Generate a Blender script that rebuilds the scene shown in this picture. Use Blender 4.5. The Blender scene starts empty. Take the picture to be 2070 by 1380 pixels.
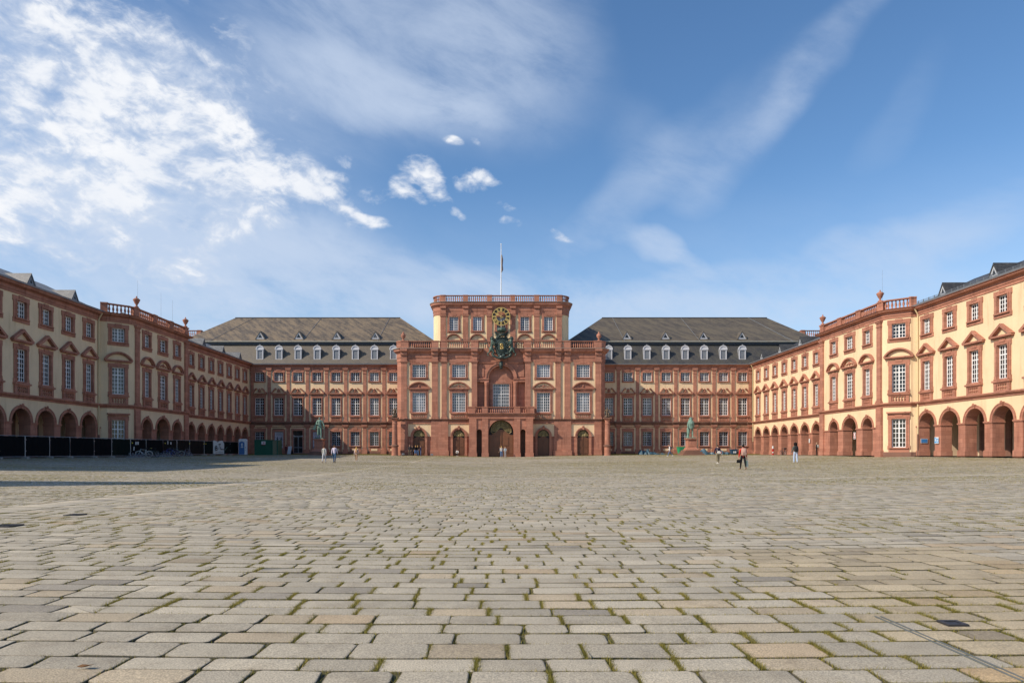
import bpy, math, random
import numpy as np
from mathutils import Vector, Matrix
R = math.radians
random.seed(7)
S = bpy.context.scene
COL = S.collection
F = 1380.0            # focal length in photo pixels (24 mm on a 36 mm frame, 2070 px wide)
CX, CY, CAMZ = 1013.0, 915.0, 0.30

# ------------------------------------------------------------------ ground shape
_AY = [-60, 0, 10, 30, 45, 60, 79, 94, 112, 120, 150]
_AV = [1.25, 1.25, 1.27, 1.32, 1.36, 1.28, 1.20, 0.90, 0.64, 0.48, 0.45]
def ground_z(x, y):
    x = np.abs(np.asarray(x, float)); y = np.asarray(y, float)
    a = np.interp(y, _AY, _AV)
    z = CAMZ - a + 0.012 * (np.sqrt(x * x + 4) - 2) + 0.00019 * np.minimum(x, 60) ** 2
    k = 0.08
    return -0.02 - k * np.log1p(np.exp(-(np.clip(z, -4, 4)) / k))      # smooth minimum with the wing floor level
def gz(x, y): return float(ground_z(x, y))
def at_px(px, Y, lift=0.0):
    x = (px - CX) / F * Y
    return Vector((x, Y, gz(x, Y) + lift))
def at_foot(px, py, ymin=8, ymax=130):
    """ground point seen at a photo position, found along the ray"""
    lo = None
    for Y in np.arange(ymin, ymax, 0.25):
        x = (px - CX) / F * Y; z = CAMZ - (py - CY) / F * Y
        if z <= gz(x, Y): return Vector((x, Y, gz(x, Y)))
    return at_px(px, ymax)

# ------------------------------------------------------------------ mesh builder
class MB:
    def __init__(s): s.v, s.f, s.m, s.M = [], [], [], None
    def add(s, vs, fs, m=0):
        o = len(s.v)
        s.v += [tuple(s.M @ Vector(p)) for p in vs] if s.M else [tuple(p) for p in vs]
        for f in fs: s.f.append([i + o for i in f]); s.m.append(m)
        return s
    def box(s, x0, x1, y0, y1, z0, z1, m=0):
        v = [(x0,y0,z0),(x1,y0,z0),(x1,y1,z0),(x0,y1,z0),(x0,y0,z1),(x1,y0,z1),(x1,y1,z1),(x0,y1,z1)]
        return s.add(v, [(0,3,2,1),(4,5,6,7),(0,1,5,4),(1,2,6,5),(2,3,7,6),(3,0,4,7)], m)
    def frustum(s, cx, cy, z0, z1, a0, b0, a1, b1, m=0):
        v = [(cx-a0,cy-b0,z0),(cx+a0,cy-b0,z0),(cx+a0,cy+b0,z0),(cx-a0,cy+b0,z0),(cx-a1,cy-b1,z1),(cx+a1,cy-b1,z1),(cx+a1,cy+b1,z1),(cx-a1,cy+b1,z1)]
        return s.add(v, [(0,3,2,1),(4,5,6,7),(0,1,5,4),(1,2,6,5),(2,3,7,6),(3,0,4,7)], m)
    def quad(s, a, b, c, d, m=0): return s.add([a,b,c,d], [(0,1,2,3)], m)
    def prism(s, poly, y0, y1, m=0):
        """outline in x,z (counter-clockwise seen from -y), extruded from y0 (front) to y1"""
        n = len(poly)
        v = [(x,y0,z) for x,z in poly] + [(x,y1,z) for x,z in poly]
        fs = [tuple(range(n)), tuple(range(2*n-1, n-1, -1))]
        fs += [(i, i+n, (i+1)%n+n, (i+1)%n) for i in range(n)]
        return s.add(v, fs, m)
    def strip(s, outer, inner, y0, y1, m=0):
        """band between two x,z curves with the same number of points"""
        n = len(outer)
        v = [(x,y0,z) for x,z in outer]+[(x,y0,z) for x,z in inner]+[(x,y1,z) for x,z in outer]+[(x,y1,z) for x,z in inner]
        fs = []
        for i in range(n-1):
            fs += [(i,n+i,n+i+1,i+1),(2*n+i,2*n+i+1,3*n+i+1,3*n+i),(i,i+1,2*n+i+1,2*n+i),(n+i,3*n+i,3*n+i+1,n+i+1)]
        fs += [(0,2*n,3*n,n),(n-1,2*n-1,4*n-1,3*n-1)]
        return s.add(v, fs, m)
    def lathe(s, prof, n=10, cx=0, cy=0, cz=0, m=0):
        v, fs = [], []
        for r, z in prof:
            for k in range(n):
                a = 2*math.pi*k/n; v.append((cx+r*math.cos(a), cy+r*math.sin(a), cz+z))
        for i in range(len(prof)-1):
            for k in range(n):
                k2 = (k+1) % n
                fs.append((i*n+k, i*n+k2, (i+1)*n+k2, (i+1)*n+k))
        fs.append(tuple(range(n-1,-1,-1))); fs.append(tuple(range((len(prof)-1)*n, len(prof)*n)))
        return s.add(v, fs, m)
    def tube(s, pts, rad, n=8, m=0, close=False):
        pts = [Vector(p) for p in pts]; N = len(pts)
        rad = rad if isinstance(rad, (list, tuple)) else [rad]*N
        v, fs = [], []
        up = None
        for i, p in enumerate(pts):
            if close: t = pts[(i+1)%N]-pts[i-1]
            else: t = pts[min(i+1,N-1)]-pts[max(i-1,0)]
            t = t.normalized() if t.length > 1e-9 else Vector((0,0,1))
            if up is None: up = Vector((0,0,1)) if abs(t.z) < .9 else Vector((1,0,0))
            a = t.cross(up)
            if a.length < 1e-4: a = t.cross(Vector((1,0,0)) if abs(t.x)<.9 else Vector((0,1,0)))
            a.normalize(); b = a.cross(t); up = b
            for k in range(n):
                an = 2*math.pi*k/n
                v.append(p + (a*math.cos(an)+b*math.sin(an))*rad[i])
        for i in range(N if close else N-1):
            j = (i+1) % N
            for k in range(n):
                k2 = (k+1)%n
                fs.append((i*n+k, j*n+k, j*n+k2, i*n+k2))
        if not close:
            fs.append(tuple(range(n))); fs.append(tuple(range(N*n-1,(N-1)*n-1,-1)))
        return s.add(v, fs, m)
    def ball(s, c, rx, ry=None, rz=None, n=10, k=6, m=0):
        ry = ry or rx; rz = rz or rx
        v, fs = [(c[0],c[1],c[2]-rz)], []
        for i in range(1,k):
            t = math.pi*i/k
            for j in range(n):
                a = 2*math.pi*j/n
                v.append((c[0]+rx*math.sin(t)*math.cos(a), c[1]+ry*math.sin(t)*math.sin(a), c[2]-rz*math.cos(t)))
        v.append((c[0],c[1],c[2]+rz))
        for j in range(n):
            fs.append((0, 1+(j+1)%n, 1+j)); fs.append((len(v)-1, 1+(k-2)*n+j, 1+(k-2)*n+(j+1)%n))
        for i in range(k-2):
            for j in range(n):
                fs.append((1+i*n+j, 1+i*n+(j+1)%n, 1+(i+1)*n+(j+1)%n, 1+(i+1)*n+j))
        return s.add(v, fs, m)
    def sweep(s, plan, prof, m=0, closed=False, cap=True):
        """profile (d outward, z) swept along a plan polyline; outward is on the right of travel"""
        N = len(plan); P = [Vector((p[0],p[1])) for p in plan]
        nor = []
        for i in range(N):
            ds = []
            if i > 0 or closed: ds.append((P[i]-P[i-1]).normalized())
            if i < N-1 or closed: ds.append((P[(i+1)%N]-P[i]).normalized())
            ns = [Vector((d.y,-d.x)) for d in ds]
            if len(ns) == 2:
                a = ns[0]+ns[1]; a = a/max(a.length_squared,1e-6)*2
                nor.append(a)
            else: nor.append(ns[0])
        k = len(prof); v, fs = [], []
        for i in range(N):
            for d, z in prof: v.append((P[i].x+nor[i].x*d, P[i].y+nor[i].y*d, z))
        for i in range(N if closed else N-1):
            j = (i+1)%N
            for q in range(k):
                q2 = (q+1)%k
                fs.append((i*k+q, j*k+q, j*k+q2, i*k+q2))
        if cap and not closed:
            fs.append(tuple(range(k-1,-1,-1))); fs.append(tuple(range((N-1)*k, N*k)))
        return s.add(v, fs, m)
    def grid(s, x0, x1, z0, z1, holes=(), y=0.0, m=0):
        """front wall face with rectangular holes"""
        xs = sorted({x0,x1,*[min(max(h[i],x0),x1) for h in holes for i in (0,1)]})
        zs = sorted({z0,z1,*[min(max(h[i],z0),z1) for h in holes for i in (2,3)]})
        for i in range(len(xs)-1):
            for j in range(len(zs)-1):
                cx, cz = (xs[i]+xs[i+1])/2, (zs[j]+zs[j+1])/2
                if any(h[0]<cx<h[1] and h[2]<cz<h[3] for h in holes): continue
                s.quad((xs[i],y,zs[j]),(xs[i+1],y,zs[j]),(xs[i+1],y,zs[j+1]),(xs[i],y,zs[j+1]), m)
        return s
    def mesh(s, name, mats, smooth=False):
        me = bpy.data.meshes.new(name)
        me.from_pydata(s.v, [], s.f)
        for mt in (mats if isinstance(mats,(list,tuple)) else [mats]): me.materials.append(mt)
        me.polygons.foreach_set('material_index', s.m)
        if smooth: me.polygons.foreach_set('use_smooth', [True]*len(s.f))
        me.update(); return me
    def build(s, name, mats, parent=None, loc=(0,0,0), rz=0, smooth=False):
        return put(name, s.mesh(name, mats, smooth), parent, loc, rz)

def put(name, me, parent=None, loc=(0,0,0), rz=0):
    o = bpy.data.objects.new(name, me); COL.objects.link(o)
    o.parent = parent; o.location = loc; o.rotation_euler = (0,0,rz)
    return o
def tag(o, label=None, cat=None, group=None, kind=None):
    if label: o['label'] = label
    if cat: o['category'] = cat
    if group: o['group'] = group
    if kind: o['kind'] = kind
    return o
def thing(name, label, cat, loc=(0,0,0), rz=0, group=None):
    return tag(put(name, None, None, loc, rz), label, cat, group)
def copy_tree(o, parent=None):
    c = o.copy(); COL.objects.link(c); c.parent = parent
    for ch in list(o.children): copy_tree(ch, c)
    return c
def arc_pts(cx, cz, a, b, n=16, t0=180, t1=0):
    return [(cx+a*math.cos(R(t0+(t1-t0)*i/n)), cz+b*math.sin(R(t0+(t1-t0)*i/n))) for i in range(n+1)]

# ------------------------------------------------------------------ materials
class NT:
    def __init__(s, tree): s.t = tree; s.n = tree.nodes; s.l = tree.links
    def new(s, kind, **kw):
        n = s.n.new(kind)
        for k, v in kw.items(): setattr(n, k, v)
        return n
    def set(s, sock, v):
        if hasattr(v, 'is_output') or isinstance(v, bpy.types.NodeSocket): s.l.new(v, sock)
        elif v is not None: sock.default_value = v
    def math(s, op, a, b=None, c=None, clamp=False):
        n = s.new('ShaderNodeMath', operation=op, use_clamp=clamp)
        for i, v in enumerate((a,b,c)):
            if v is not None: s.set(n.inputs[i], v)
        return n.outputs[0]
    def mix(s, f, a, b, mode='MIX'):
        n = s.new('ShaderNodeMix', data_type='RGBA', blend_type=mode)
        s.set(n.inputs[0], f)
        for i, v in ((6,a),(7,b)):
            s.set(n.inputs[i], v if not isinstance(v, tuple) or len(v) == 4 else (*v,1))
        return n.outputs[2]
    def ramp(s, f, lo, hi, a=0.0, b=1.0, smooth=True):
        n = s.new('ShaderNodeMapRange', interpolation_type='SMOOTHSTEP' if smooth else 'LINEAR')
        s.set(n.inputs[0], f); n.inputs[1].default_value = lo; n.inputs[2].default_value = hi
        n.inputs[3].default_value = a; n.inputs[4].default_value = b
        return n.outputs[0]
    def noise(s, vec, scale, detail=4, rough=.55, dist=0.0):
        n = s.new('ShaderNodeTexNoise'); s.set(n.inputs['Vector'], vec)
        n.inputs['Scale'].default_value = scale; n.inputs['Detail'].default_value = detail
        n.inputs['Roughness'].default_value = rough; n.inputs['Distortion'].default_value = dist
        return n.outputs[0]
    def vec(s, x, y, z):
        n = s.new('ShaderNodeCombineXYZ')
        for i, v in enumerate((x,y,z)): s.set(n.inputs[i], v)
        return n.outputs[0]
def new_mat(name):
    m = bpy.data.materials.new(name); m.use_nodes = True
    t = NT(m.node_tree); b = m.node_tree.nodes['Principled BSDF']
    return m, t, b
def world_pos(t):
    g = t.new('ShaderNodeNewGeometry'); sp = t.new('ShaderNodeSeparateXYZ')
    t.l.new(g.outputs['Position'], sp.inputs[0])
    return g.outputs['Position'], sp.outputs
def bump(t, b, h, strength, dist=.02):
    n = t.new('ShaderNodeBump'); n.inputs['Strength'].default_value = strength; n.inputs['Distance'].default_value = dist
    t.l.new(h, n.inputs['Height']); t.l.new(n.outputs[0], b.inputs['Normal'])

def mat_plain(name, col, rough=.6, metal=0.0, var=.15, scale=3.0, spec=.4):
    m, t, b = new_mat(name)
    p, _ = world_pos(t)
    f = t.noise(p, scale, 4)
    t.l.new(t.mix(f, tuple(c*(1-var) for c in col), tuple(min(1,c*(1+var)) for c in col)), b.inputs['Base Color'])
    b.inputs['Roughness'].default_value = rough; b.inputs['Metallic'].default_value = metal
    b.inputs['Specular IOR Level'].default_value = spec
    return m
def mat_sandstone(name, c1, c2, course=.42, block=1.05, mort=.78):
    m, t, b = new_mat(name)
    p, o = world_pos(t)
    u = t.math('ADD', o[0], o[1])
    bt = t.new('ShaderNodeTexBrick'); t.l.new(t.vec(u, o[2], 0.0), bt.inputs['Vector'])
    bt.inputs['Scale'].default_value = 1; bt.inputs['Brick Width'].default_value = block
    bt.inputs['Row Height'].default_value = course; bt.inputs['Mortar Size'].default_value = .012
    bt.inputs['Mortar Smooth'].default_value = .3
    bt.inputs['Color1'].default_value = (*c1,1); bt.inputs['Color2'].default_value = (*c2,1)
    bt.inputs['Mortar'].default_value = (*[x*mort for x in c1],1)
    big = t.noise(p, .45, 5, .6)
    col = t.mix(t.ramp(big,.3,.7), bt.outputs[0], t.mix(1.0, bt.outputs[0], (1.16,1.1,1.05), 'MULTIPLY'))
    fine = t.noise(t.vec(t.math('MULTIPLY',u,3.0), t.math('MULTIPLY',o[2],9.0), 0.0), 1.0, 5, .6)
    col = t.mix(t.ramp(fine,.35,.75,0,.55), col, t.mix(1.0, col, (.78,.76,.76), 'MULTIPLY'))
    # rain streaks and soot: broad stained patches
    st = t.noise(t.vec(t.math('MULTIPLY',u,2.2), t.math('MULTIPLY',o[2],.22), 0.0), 1.0, 4, .6)
    col = t.mix(t.ramp(st,.50,.74,0,.75), col, t.mix(1.0, col, (.58,.54,.54), 'MULTIPLY'))
    t.l.new(col, b.inputs['Base Color'])
    b.inputs['Roughness'].default_value = .85; b.inputs['Specular IOR Level'].default_value = .25
    bump(t, b, fine, .25, .02)
    return m
def mat_plaster(name, c, dirt=(.72,.68,.64)):
    m, t, b = new_mat(name)
    p, o = world_pos(t)
    u = t.math('ADD', o[0], o[1])
    n1 = t.noise(p, .35, 5, .6)
    col = t.mix(t.ramp(n1,.3,.7), tuple(x*.93 for x in c), tuple(min(1,x*1.05) for x in c))
    st = t.noise(t.vec(t.math('MULTIPLY',u,1.6), t.math('MULTIPLY',o[2],.18), 0.0), 1.0, 5, .6)
    col = t.mix(t.ramp(st,.48,.74,0,.6), col, t.mix(1.0, col, dirt, 'MULTIPLY'))
    fine = t.noise(p, 14, 4, .6)
    col = t.mix(t.ramp(fine,.4,.8,0,.25), col, t.mix(1.0, col, (.85,.83,.8), 'MULTIPLY'))
    t.l.new(col, b.inputs['Base Color']); b.inputs['Roughness'].default_value = .9
    b.inputs['Specular IOR Level'].default_value = .2
    bump(t, b, fine, .15, .01)
    return m
def mat_slate(name, c1, c2, moss=None, rough=.55):
    m, t, b = new_mat(name)
    p, o = world_pos(t)
    u = t.math('ADD', o[0], o[1])
    bt = t.new('ShaderNodeTexBrick'); t.l.new(t.vec(u, o[2], 0.0), bt.inputs['Vector'])
    bt.inputs['Scale'].default_value = 1; bt.inputs['Brick Width'].default_value = .34
    bt.inputs['Row Height'].default_value = .17; bt.inputs['Mortar Size'].default_value = .012
    bt.inputs['Color1'].default_value = (*c1,1); bt.inputs['Color2'].default_value = (*c2,1)
    bt.inputs['Mortar'].default_value = (*[x*.45 for x in c1],1)
    n1 = t.noise(t.vec(t.math('MULTIPLY',u,.5), t.math('MULTIPLY',o[2],.9), 0.0), 1.0, 6, .65)
    col = t.mix(t.ramp(n1,.3,.7), bt.outputs[0], t.mix(1.0, bt.outputs[0], (1.45,1.4,1.3), 'MULTIPLY'))
    if moss:
        n2 = t.noise(t.vec(t.math('MULTIPLY',u,.9), t.math('MULTIPLY',o[2],.55), 3.0), 1.0, 7, .7)
        col = t.mix(t.ramp(n2,.42,.60,0,.85), col, moss)
    st = t.noise(t.vec(t.math('MULTIPLY',u,3.0), t.math('MULTIPLY',o[2],.25), 0.0), 1.0, 4, .6)
    col = t.mix(t.ramp(st,.5,.8,0,.5), col, t.mix(1.0, col, (.6,.6,.62), 'MULTIPLY'))
    t.l.new(col, b.inputs['Base Color']); b.inputs['Roughness'].default_value = rough
    bump(t, b, bt.outputs['Fac'], -.35, .02)
    return m
def mat_glass(name, dark, pale, bias=.5, ior=1.52):
    m, t, b = new_mat(name)
    oi = t.new('ShaderNodeObjectInfo'); p, o = world_pos(t)
    tc = t.new('ShaderNodeTexCoord')
    f = t.ramp(oi.outputs['Random'], bias-.3, bias+.3)
    cur = t.noise(t.vec(t.math('ADD', t.math('MULTIPLY', t.math('ADD',o[0],o[1]), 5.0), t.math('MULTIPLY', oi.outputs['Random'], 40.0)), t.math('MULTIPLY',o[2],.5), 0.0), 1.0, 3)
    col = t.mix(t.math('MULTIPLY', f, t.ramp(cur,.35,.6)), dark, pale)
    t.l.new(col, b.inputs['Base Color']); b.inputs['Roughness'].default_value = .04
    b.inputs['IOR'].default_value = ior
    wob = t.noise(p, 2.6, 2)
    bump(t, b, wob, .12, .03)
    return m

RED  = mat_sandstone('red_sandstone', (.315,.145,.10), (.415,.198,.138))
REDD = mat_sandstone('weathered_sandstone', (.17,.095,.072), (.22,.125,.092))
YEL  = mat_plaster('ochre_plaster', (.745,.57,.365))
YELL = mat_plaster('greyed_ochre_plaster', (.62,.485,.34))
SLATE_MOSS = mat_slate('mossy_slate', (.072,.060,.046), (.125,.102,.076), (.215,.162,.10))
SLATE_DARK = mat_slate('dark_slate', (.035,.036,.038), (.055,.055,.056))
SLATE_BLUE = mat_slate('blue_grey_slate', (.075,.083,.095), (.12,.128,.14), None, .45)
SLATE_LOW = mat_slate('mansard_slate', (.085,.074,.062), (.115,.10,.083), (.12,.10,.07))
LEAD = mat_plain('lead_sheet', (.20,.215,.235), .45, .2, .2)
DARKLEAD = mat_plain('dark_lead_sheet', (.045,.052,.065), .45, .2, .2)
CREST_LEAD = mat_plain('lichen_lead', (.34,.34,.30), .6, .0, .25, 1.5)
WHITE = mat_plain('white_paint', (.76,.77,.77), .45, 0, .06)
GREYP = mat_plain('grey_paint', (.42,.44,.47), .5, 0, .1)
GLASS = mat_glass('window_glass', (.010,.011,.014), (.17,.165,.16), .78)
GLASSP = mat_glass('curtained_glass', (.03,.034,.045), (.17,.19,.24), .45, 1.65)
WOOD = mat_plain('oak_door', (.165,.07,.033), .45, 0, .3, 1.6)
WOODD = mat_plain('dark_oak', (.13,.056,.028), .5, 0, .3, 1.6)
GOLD = mat_plain('gilding', (.58,.41,.14), .4, .4, .1)
OLDGOLD = mat_plain('dull_gilding', (.26,.215,.10), .5, .2, .4, 6)
BRONZE = mat_plain('dark_bronze', (.045,.065,.058), .45, .25, .5, 4)
VERD = mat_plain('verdigris', (.15,.25,.205), .65, .05, .75, 2.2)
BLACK = mat_plain('black_matt', (.012,.012,.013), .6, 0, .2)
IRON = mat_plain('dark_iron', (.04,.04,.045), .5, .3, .2)
STEEL = mat_plain('galvanised_steel', (.30,.32,.34), .4, .5, .2, 5)
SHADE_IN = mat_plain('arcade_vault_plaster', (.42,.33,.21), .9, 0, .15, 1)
SAT, VAL, EXPO = 1.16, .95, 0.36
VEILC, CUMD, CUML = (3.7,4.3,5.3), (4.2,4.6,5.3), (5.7,5.8,6.0)

STATUE_ST = mat_plain('dark_weathered_stone', (.13,.095,.065), .85, 0, .4, 4)
BRONZEG = mat_plain('green_bronze', (.062,.098,.08), .5, .2, .5, 4)
BANNER = mat_plain('banner_cloth', (.50,.56,.54), .8, 0, .2, 1.2)
POST = mat_plain('poster_paper', (.46,.45,.50), .6, 0, .12, 2)
END_Y, END_D, END_H, END_R = 36.0, 9.0, 20.0, 7.0
# ------------------------------------------------------------------ windows
def ring(mb, hw, z0, z1, ws, wt, wb, y0, y1, m=0):
    mb.box(-hw-ws, -hw, y0, y1, z0-wb, z1+wt, m); mb.box(hw, hw+ws, y0, y1, z0-wb, z1+wt, m)
    mb.box(-hw, hw, y0+.001, y1, z1, z1+wt, m)
    if wb > 0: mb.box(-hw, hw, y0+.001, y1, z0-wb, z0, m)
def sash_mesh(w, h, nx, ny, tr=None, mat=None, bar=.05):
    mb = MB(); f = .085
    ring(mb, w/2-f, f, h-f, f, f, f, .14, .24)
    mb.box(-.055, .055, .148, .232, f, h-f)
    if tr: mb.box(-w/2+f, w/2-f, .155, .228, h*tr-.05, h*tr+.05)
    half = nx//2
    for sgn in (-1, 1):
        for i in range(1, half):
            x = sgn*(.055+(w/2-f-.055)*i/half); mb.box(x-bar/2, x+bar/2, .165, .215, f, h-f)
    for j in range(1, ny):
        z = h*j/ny
        if tr and abs(z-h*tr) < .08: continue
        mb.box(-w/2+f, w/2-f, .17, .21, z-bar/2, z+bar/2)
    return mb.mesh('sash', mat or WHITE)
def pane_mesh(w, h, mat):
    mb = MB(); mb.box(-w/2+.04, w/2-.04, .19, .2, .04, h-.04); return mb.mesh('pane', mat)
def seg_band(mb, hw, z0, rise, th, y0, y1, n=14):
    """segmental arch band sitting on z0"""
    r = (hw*hw+rise*rise)/(2*rise); a = math.asin(min(1, hw/r)); c = z0+rise-r
    o = [(r*math.sin(-a+2*a*i/n), c+r*math.cos(-a+2*a*i/n)) for i in range(n+1)]
    q = [((r-th)*math.sin(-a+2*a*i/n), max(z0, c+(r-th)*math.cos(-a+2*a*i/n))) for i in range(n+1)]
    mb.strip(o, q, y0, y1); return o
def ped_tri(hw, z0, rise):
    mb = MB(); t = .16
    mb.box(-hw, hw, -.34, .02, z0, z0+.16)
    mb.box(-hw+.1, hw-.1, -.22, .02, z0-.1, z0)
    mb.prism([(-hw-.06,z0+.16),(-hw+.34,z0+.16),(0,z0+rise-.27),(0,z0+rise)], -.36, .02)
    mb.prism([(hw-.34,z0+.16),(hw+.06,z0+.16),(0,z0+rise),(0,z0+rise-.27)], -.36, .02)
    return mb
def ped_seg(hw, z0, rise, fill=False, carve=False):
    mb = MB()
    mb.box(-hw, hw, -.34, .02, z0, z0+.15); mb.box(-hw+.1, hw-.1, -.22, .02, z0-.1, z0)
    seg_band(mb, hw+.05, z0+.15, rise-.15, .16, -.37, .02)
    seg_band(mb, hw-.14, z0+.15, rise-.33, .09, -.22, .02)
    if fill:
        r0 = rise-.44; h0 = hw-.26; r = (h0*h0+r0*r0)/(2*r0); a = math.asin(h0/r)
        mb.prism([(r*math.sin(a-2*a*i/12), z0+.15+r0-r+r*math.cos(a-2*a*i/12)) for i in range(13)][::-1], -.06, .02)
    if carve or fill:
        zc = z0+.15+(rise-.4)*.45
        mb.ball((0,-.1,zc), .16, .12, .22, 8, 6)
        if carve:
            for s in (-1,1):
                for i in range(6):
                    t = (i+1)/6; mb.ball((s*t*(hw-.55), -.07, zc-.02-.1*t+.05*math.sin(i*2.1)), .15-.08*t, .09, .11-.05*t, 7, 5)
    return mb
def ped_swan(hw, z0):
    mb = MB()
    mb.box(-hw, hw, -.36, .02, z0, z0+.15); mb.box(-hw+.1, hw-.1, -.24, .02, z0-.12, z0)
    n = 12
    for s in (-1,1):
        o, q = [], []
        for i in range(n+1):
            t = i/n; x = hw*1.0-(hw-.42)*t
            q_ = min(1,max(0,(t-.08)/.8)); z = z0+.15+.72*q_*q_*(3-2*q_)-(.05*max(0,t-.88)/.12)
            th = .17
            o.append((s*x, z+th)); q.append((s*(x-.05), max(z0+.15, z)))
        if s > 0: o, q = q, o
        mb.strip(o, q, -.38, .02)
        mb.ball((s*.46, -.2, z0+.95), .13, .19, .11, 8, 6)
    mb.box(-.34,.34,-.16,.02,z0+.32,z0+.40); mb.lathe([(.2,.0),(.12,.1),(.09,.22),(.17,.36),(.12,.5),(.05,.6)], 8, 0, -.12, z0+.40)
    mb.ball((-.17,-.1,z0+.62),.11,.09,.16,7,5); mb.ball((.17,-.1,z0+.62),.11,.09,.16,7,5)
    return mb
def balu_panel(w, zt, zb, n=5):
    """sill, posts, rails and small balusters under a window"""
    mb = MB()
    mb.box(-w/2-.1, w/2+.1, -.3, .02, zt-.16, zt)
    mb.box(-w/2, w/2, -.2, .02, zt-.26, zt-.16)
    for s in (-1,1):
        a, b = sorted((s*w/2, s*(w/2-.3))); mb.box(a, b, -.17, .02, zb, zt-.26)
    mb.box(-w/2+.3, w/2-.3, -.16, .02, zb, zb+.14); mb.box(-w/2+.3, w/2-.3, -.15, .02, zt-.34, zt-.26)
    H = zt-.34-zb-.14; g = w-.6
    for i in range(n):
        x = -g/2+g*(i+.5)/n
        mb.lathe([(.07,0),(.05,H*.15),(.1,H*.38),(.05,H*.75),(.075,H)], 7, x, -.08, zb+.14)
    return mb
def surround_mesh(w, h, i, os, ot, ob, ear, mat, sill=True, below=0):
    mb = MB()
    ring(mb, w/2, 0, h, i, i, i, -.15, .27)
    hw = w/2+i
    if os > 0: ring(mb, hw, -i, h+i, os, ot, ob, -.09, .05)
    if ear:
        X = hw+os
        for s in (-1,1):
            a, b = sorted((s*X, s*(X+ear)))
            mb.box(a, b, -.085, .02, h+i+ot-.5, h+i+ot); mb.box(a, b, -.085, .02, -i-ob, -i-ob+.4)
        mb.box(-w*.26, w*.26, -.13, .02, h+i+ot*.35, h+i+ot+.06)
    if sill: mb.box(-hw-os*.6, hw+os*.6, -.24, .02, -i-.02, -.005)
    if below: mb.box(-hw-os+.03, hw+os-.03, -.07, .02, -below, -i-ob)
    return mb.mesh('surround', mat)
WS = {}
def style(key, w, h, nx, ny, tr, sur, ped=None, pan=None, glass=None, red=None, sash=None):
    red = red or RED
    d = {'w': w, 'h': h, 'sur': sur, 'sash': sash_mesh(w,h,nx,ny,tr,sash), 'pane': pane_mesh(w,h,glass or GLASS),
         'surround': surround_mesh(w,h,*sur[:5],red,*sur[5:])}
    if ped: d['pediment'] = ped.mesh('pediment', red)
    if pan: d['balustrade_panel'] = pan.mesh('balustrade_panel', red)
    WS[key] = d
def window(root, key, x, z, y=0.0, rz=0.0):
    d = WS[key]
    o = put('window', d['sash'], root, (x,y,z), rz)
    for k in ('pane','surround','pediment','balustrade_panel'):
        if k in d: put(k, d[k], o)
    return o
def hole(key, x, z):
    d = WS[key]; i, os, ot, ob = d['sur'][:4]
    e = .02
    return (x-d['w']/2-i-os*.5-e*(os==0)*0, x+d['w']/2+i+os*.5, z-i-ob*.5, z+d['h']+i+ot*.5)
# wings
style('wing_tall', 1.3, 3.02, 4, 7, 5/7, (.12,.2,.3,.02,.07,True), ped_tri(1.36, 3.68, 1.2), balu_panel(1.95, -.14, -1.12))
style('wing_small', 1.3, 1.56, 4, 4, None, (.12,.25,.3,.3,.08,True))
style('pav_tall', 1.3, 3.02, 4, 7, 5/7, (.12,.22,.3,.02,.07,True), ped_seg(1.42, 3.68, 1.08), balu_panel(1.95, -.14, -1.12))
style('pav_tall_carved', 1.75, 3.02, 4, 7, 5/7, (.12,.2,.3,.02,.07,True), ped_seg(1.68, 3.68, 1.2, False, True), balu_panel(2.35, -.14, -1.12))
style('pav_small_wide', 1.75, 1.56, 4, 4, None, (.12,.25,.3,.3,.08,True))
_h = MB(); _h.box(-1.15,1.15,-.34,.02,3.68,3.84); _h.box(-1.0,1.0,-.2,.02,3.56,3.68)
style('corner_ground', 1.35, 3.1, 4, 6, 4/6, (.12,.22,.32,.1,.07,True,.95), _h)
# facade
style('front_tall', 1.6, 3.06, 4, 6, 4/6, (.12,.13,.36,.0,.06,True), ped_swan(1.32, 3.75-2.94+.0+.0), balu_panel(1.95, -.14, -1.04, 6))
WS['front_tall']['pediment'] = None; del WS['front_tall']['pediment']
WS['front_tall']['pediment'] = ped_swan(1.32, 3.72).mesh('pediment', RED)
style('front_small', 1.6, 1.54, 4, 4, None, (.12,.13,.4,.12,.05,True))
style('front_ground', 1.6, 2.46, 4, 6, 4/6, (.12,.13,.5,.1,.05,True,1.3), None, None, GLASS, RED, GREYP)
# centre
style('state_tall', 2.22, 3.25, 6, 7, None, (.12,.26,.35,.02,.08,True), ped_seg(1.85, 3.82, 1.22, False, True), balu_panel(2.65, -.14, -1.02, 6), GLASSP)
style('state_tall_filled', 2.22, 3.25, 6, 7, None, (.12,.26,.35,.02,.08,True), ped_seg(1.85, 3.82, 1.22, True), balu_panel(2.65, -.14, -1.02, 6), GLASSP)
style('state_small', 2.22, 2.15, 6, 5, None, (.12,.26,.3,.3,.08,True), None, None, GLASSP)
style('tower', 1.5, 2.4, 4, 6, None, (.12,.24,.28,.24,.07,True), None, None, GLASSP)
style('salon', 2.77, 5.0, 8, 9, 6/9, (.14,.3,.35,.0,0,False), None, None, GLASSP)

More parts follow.
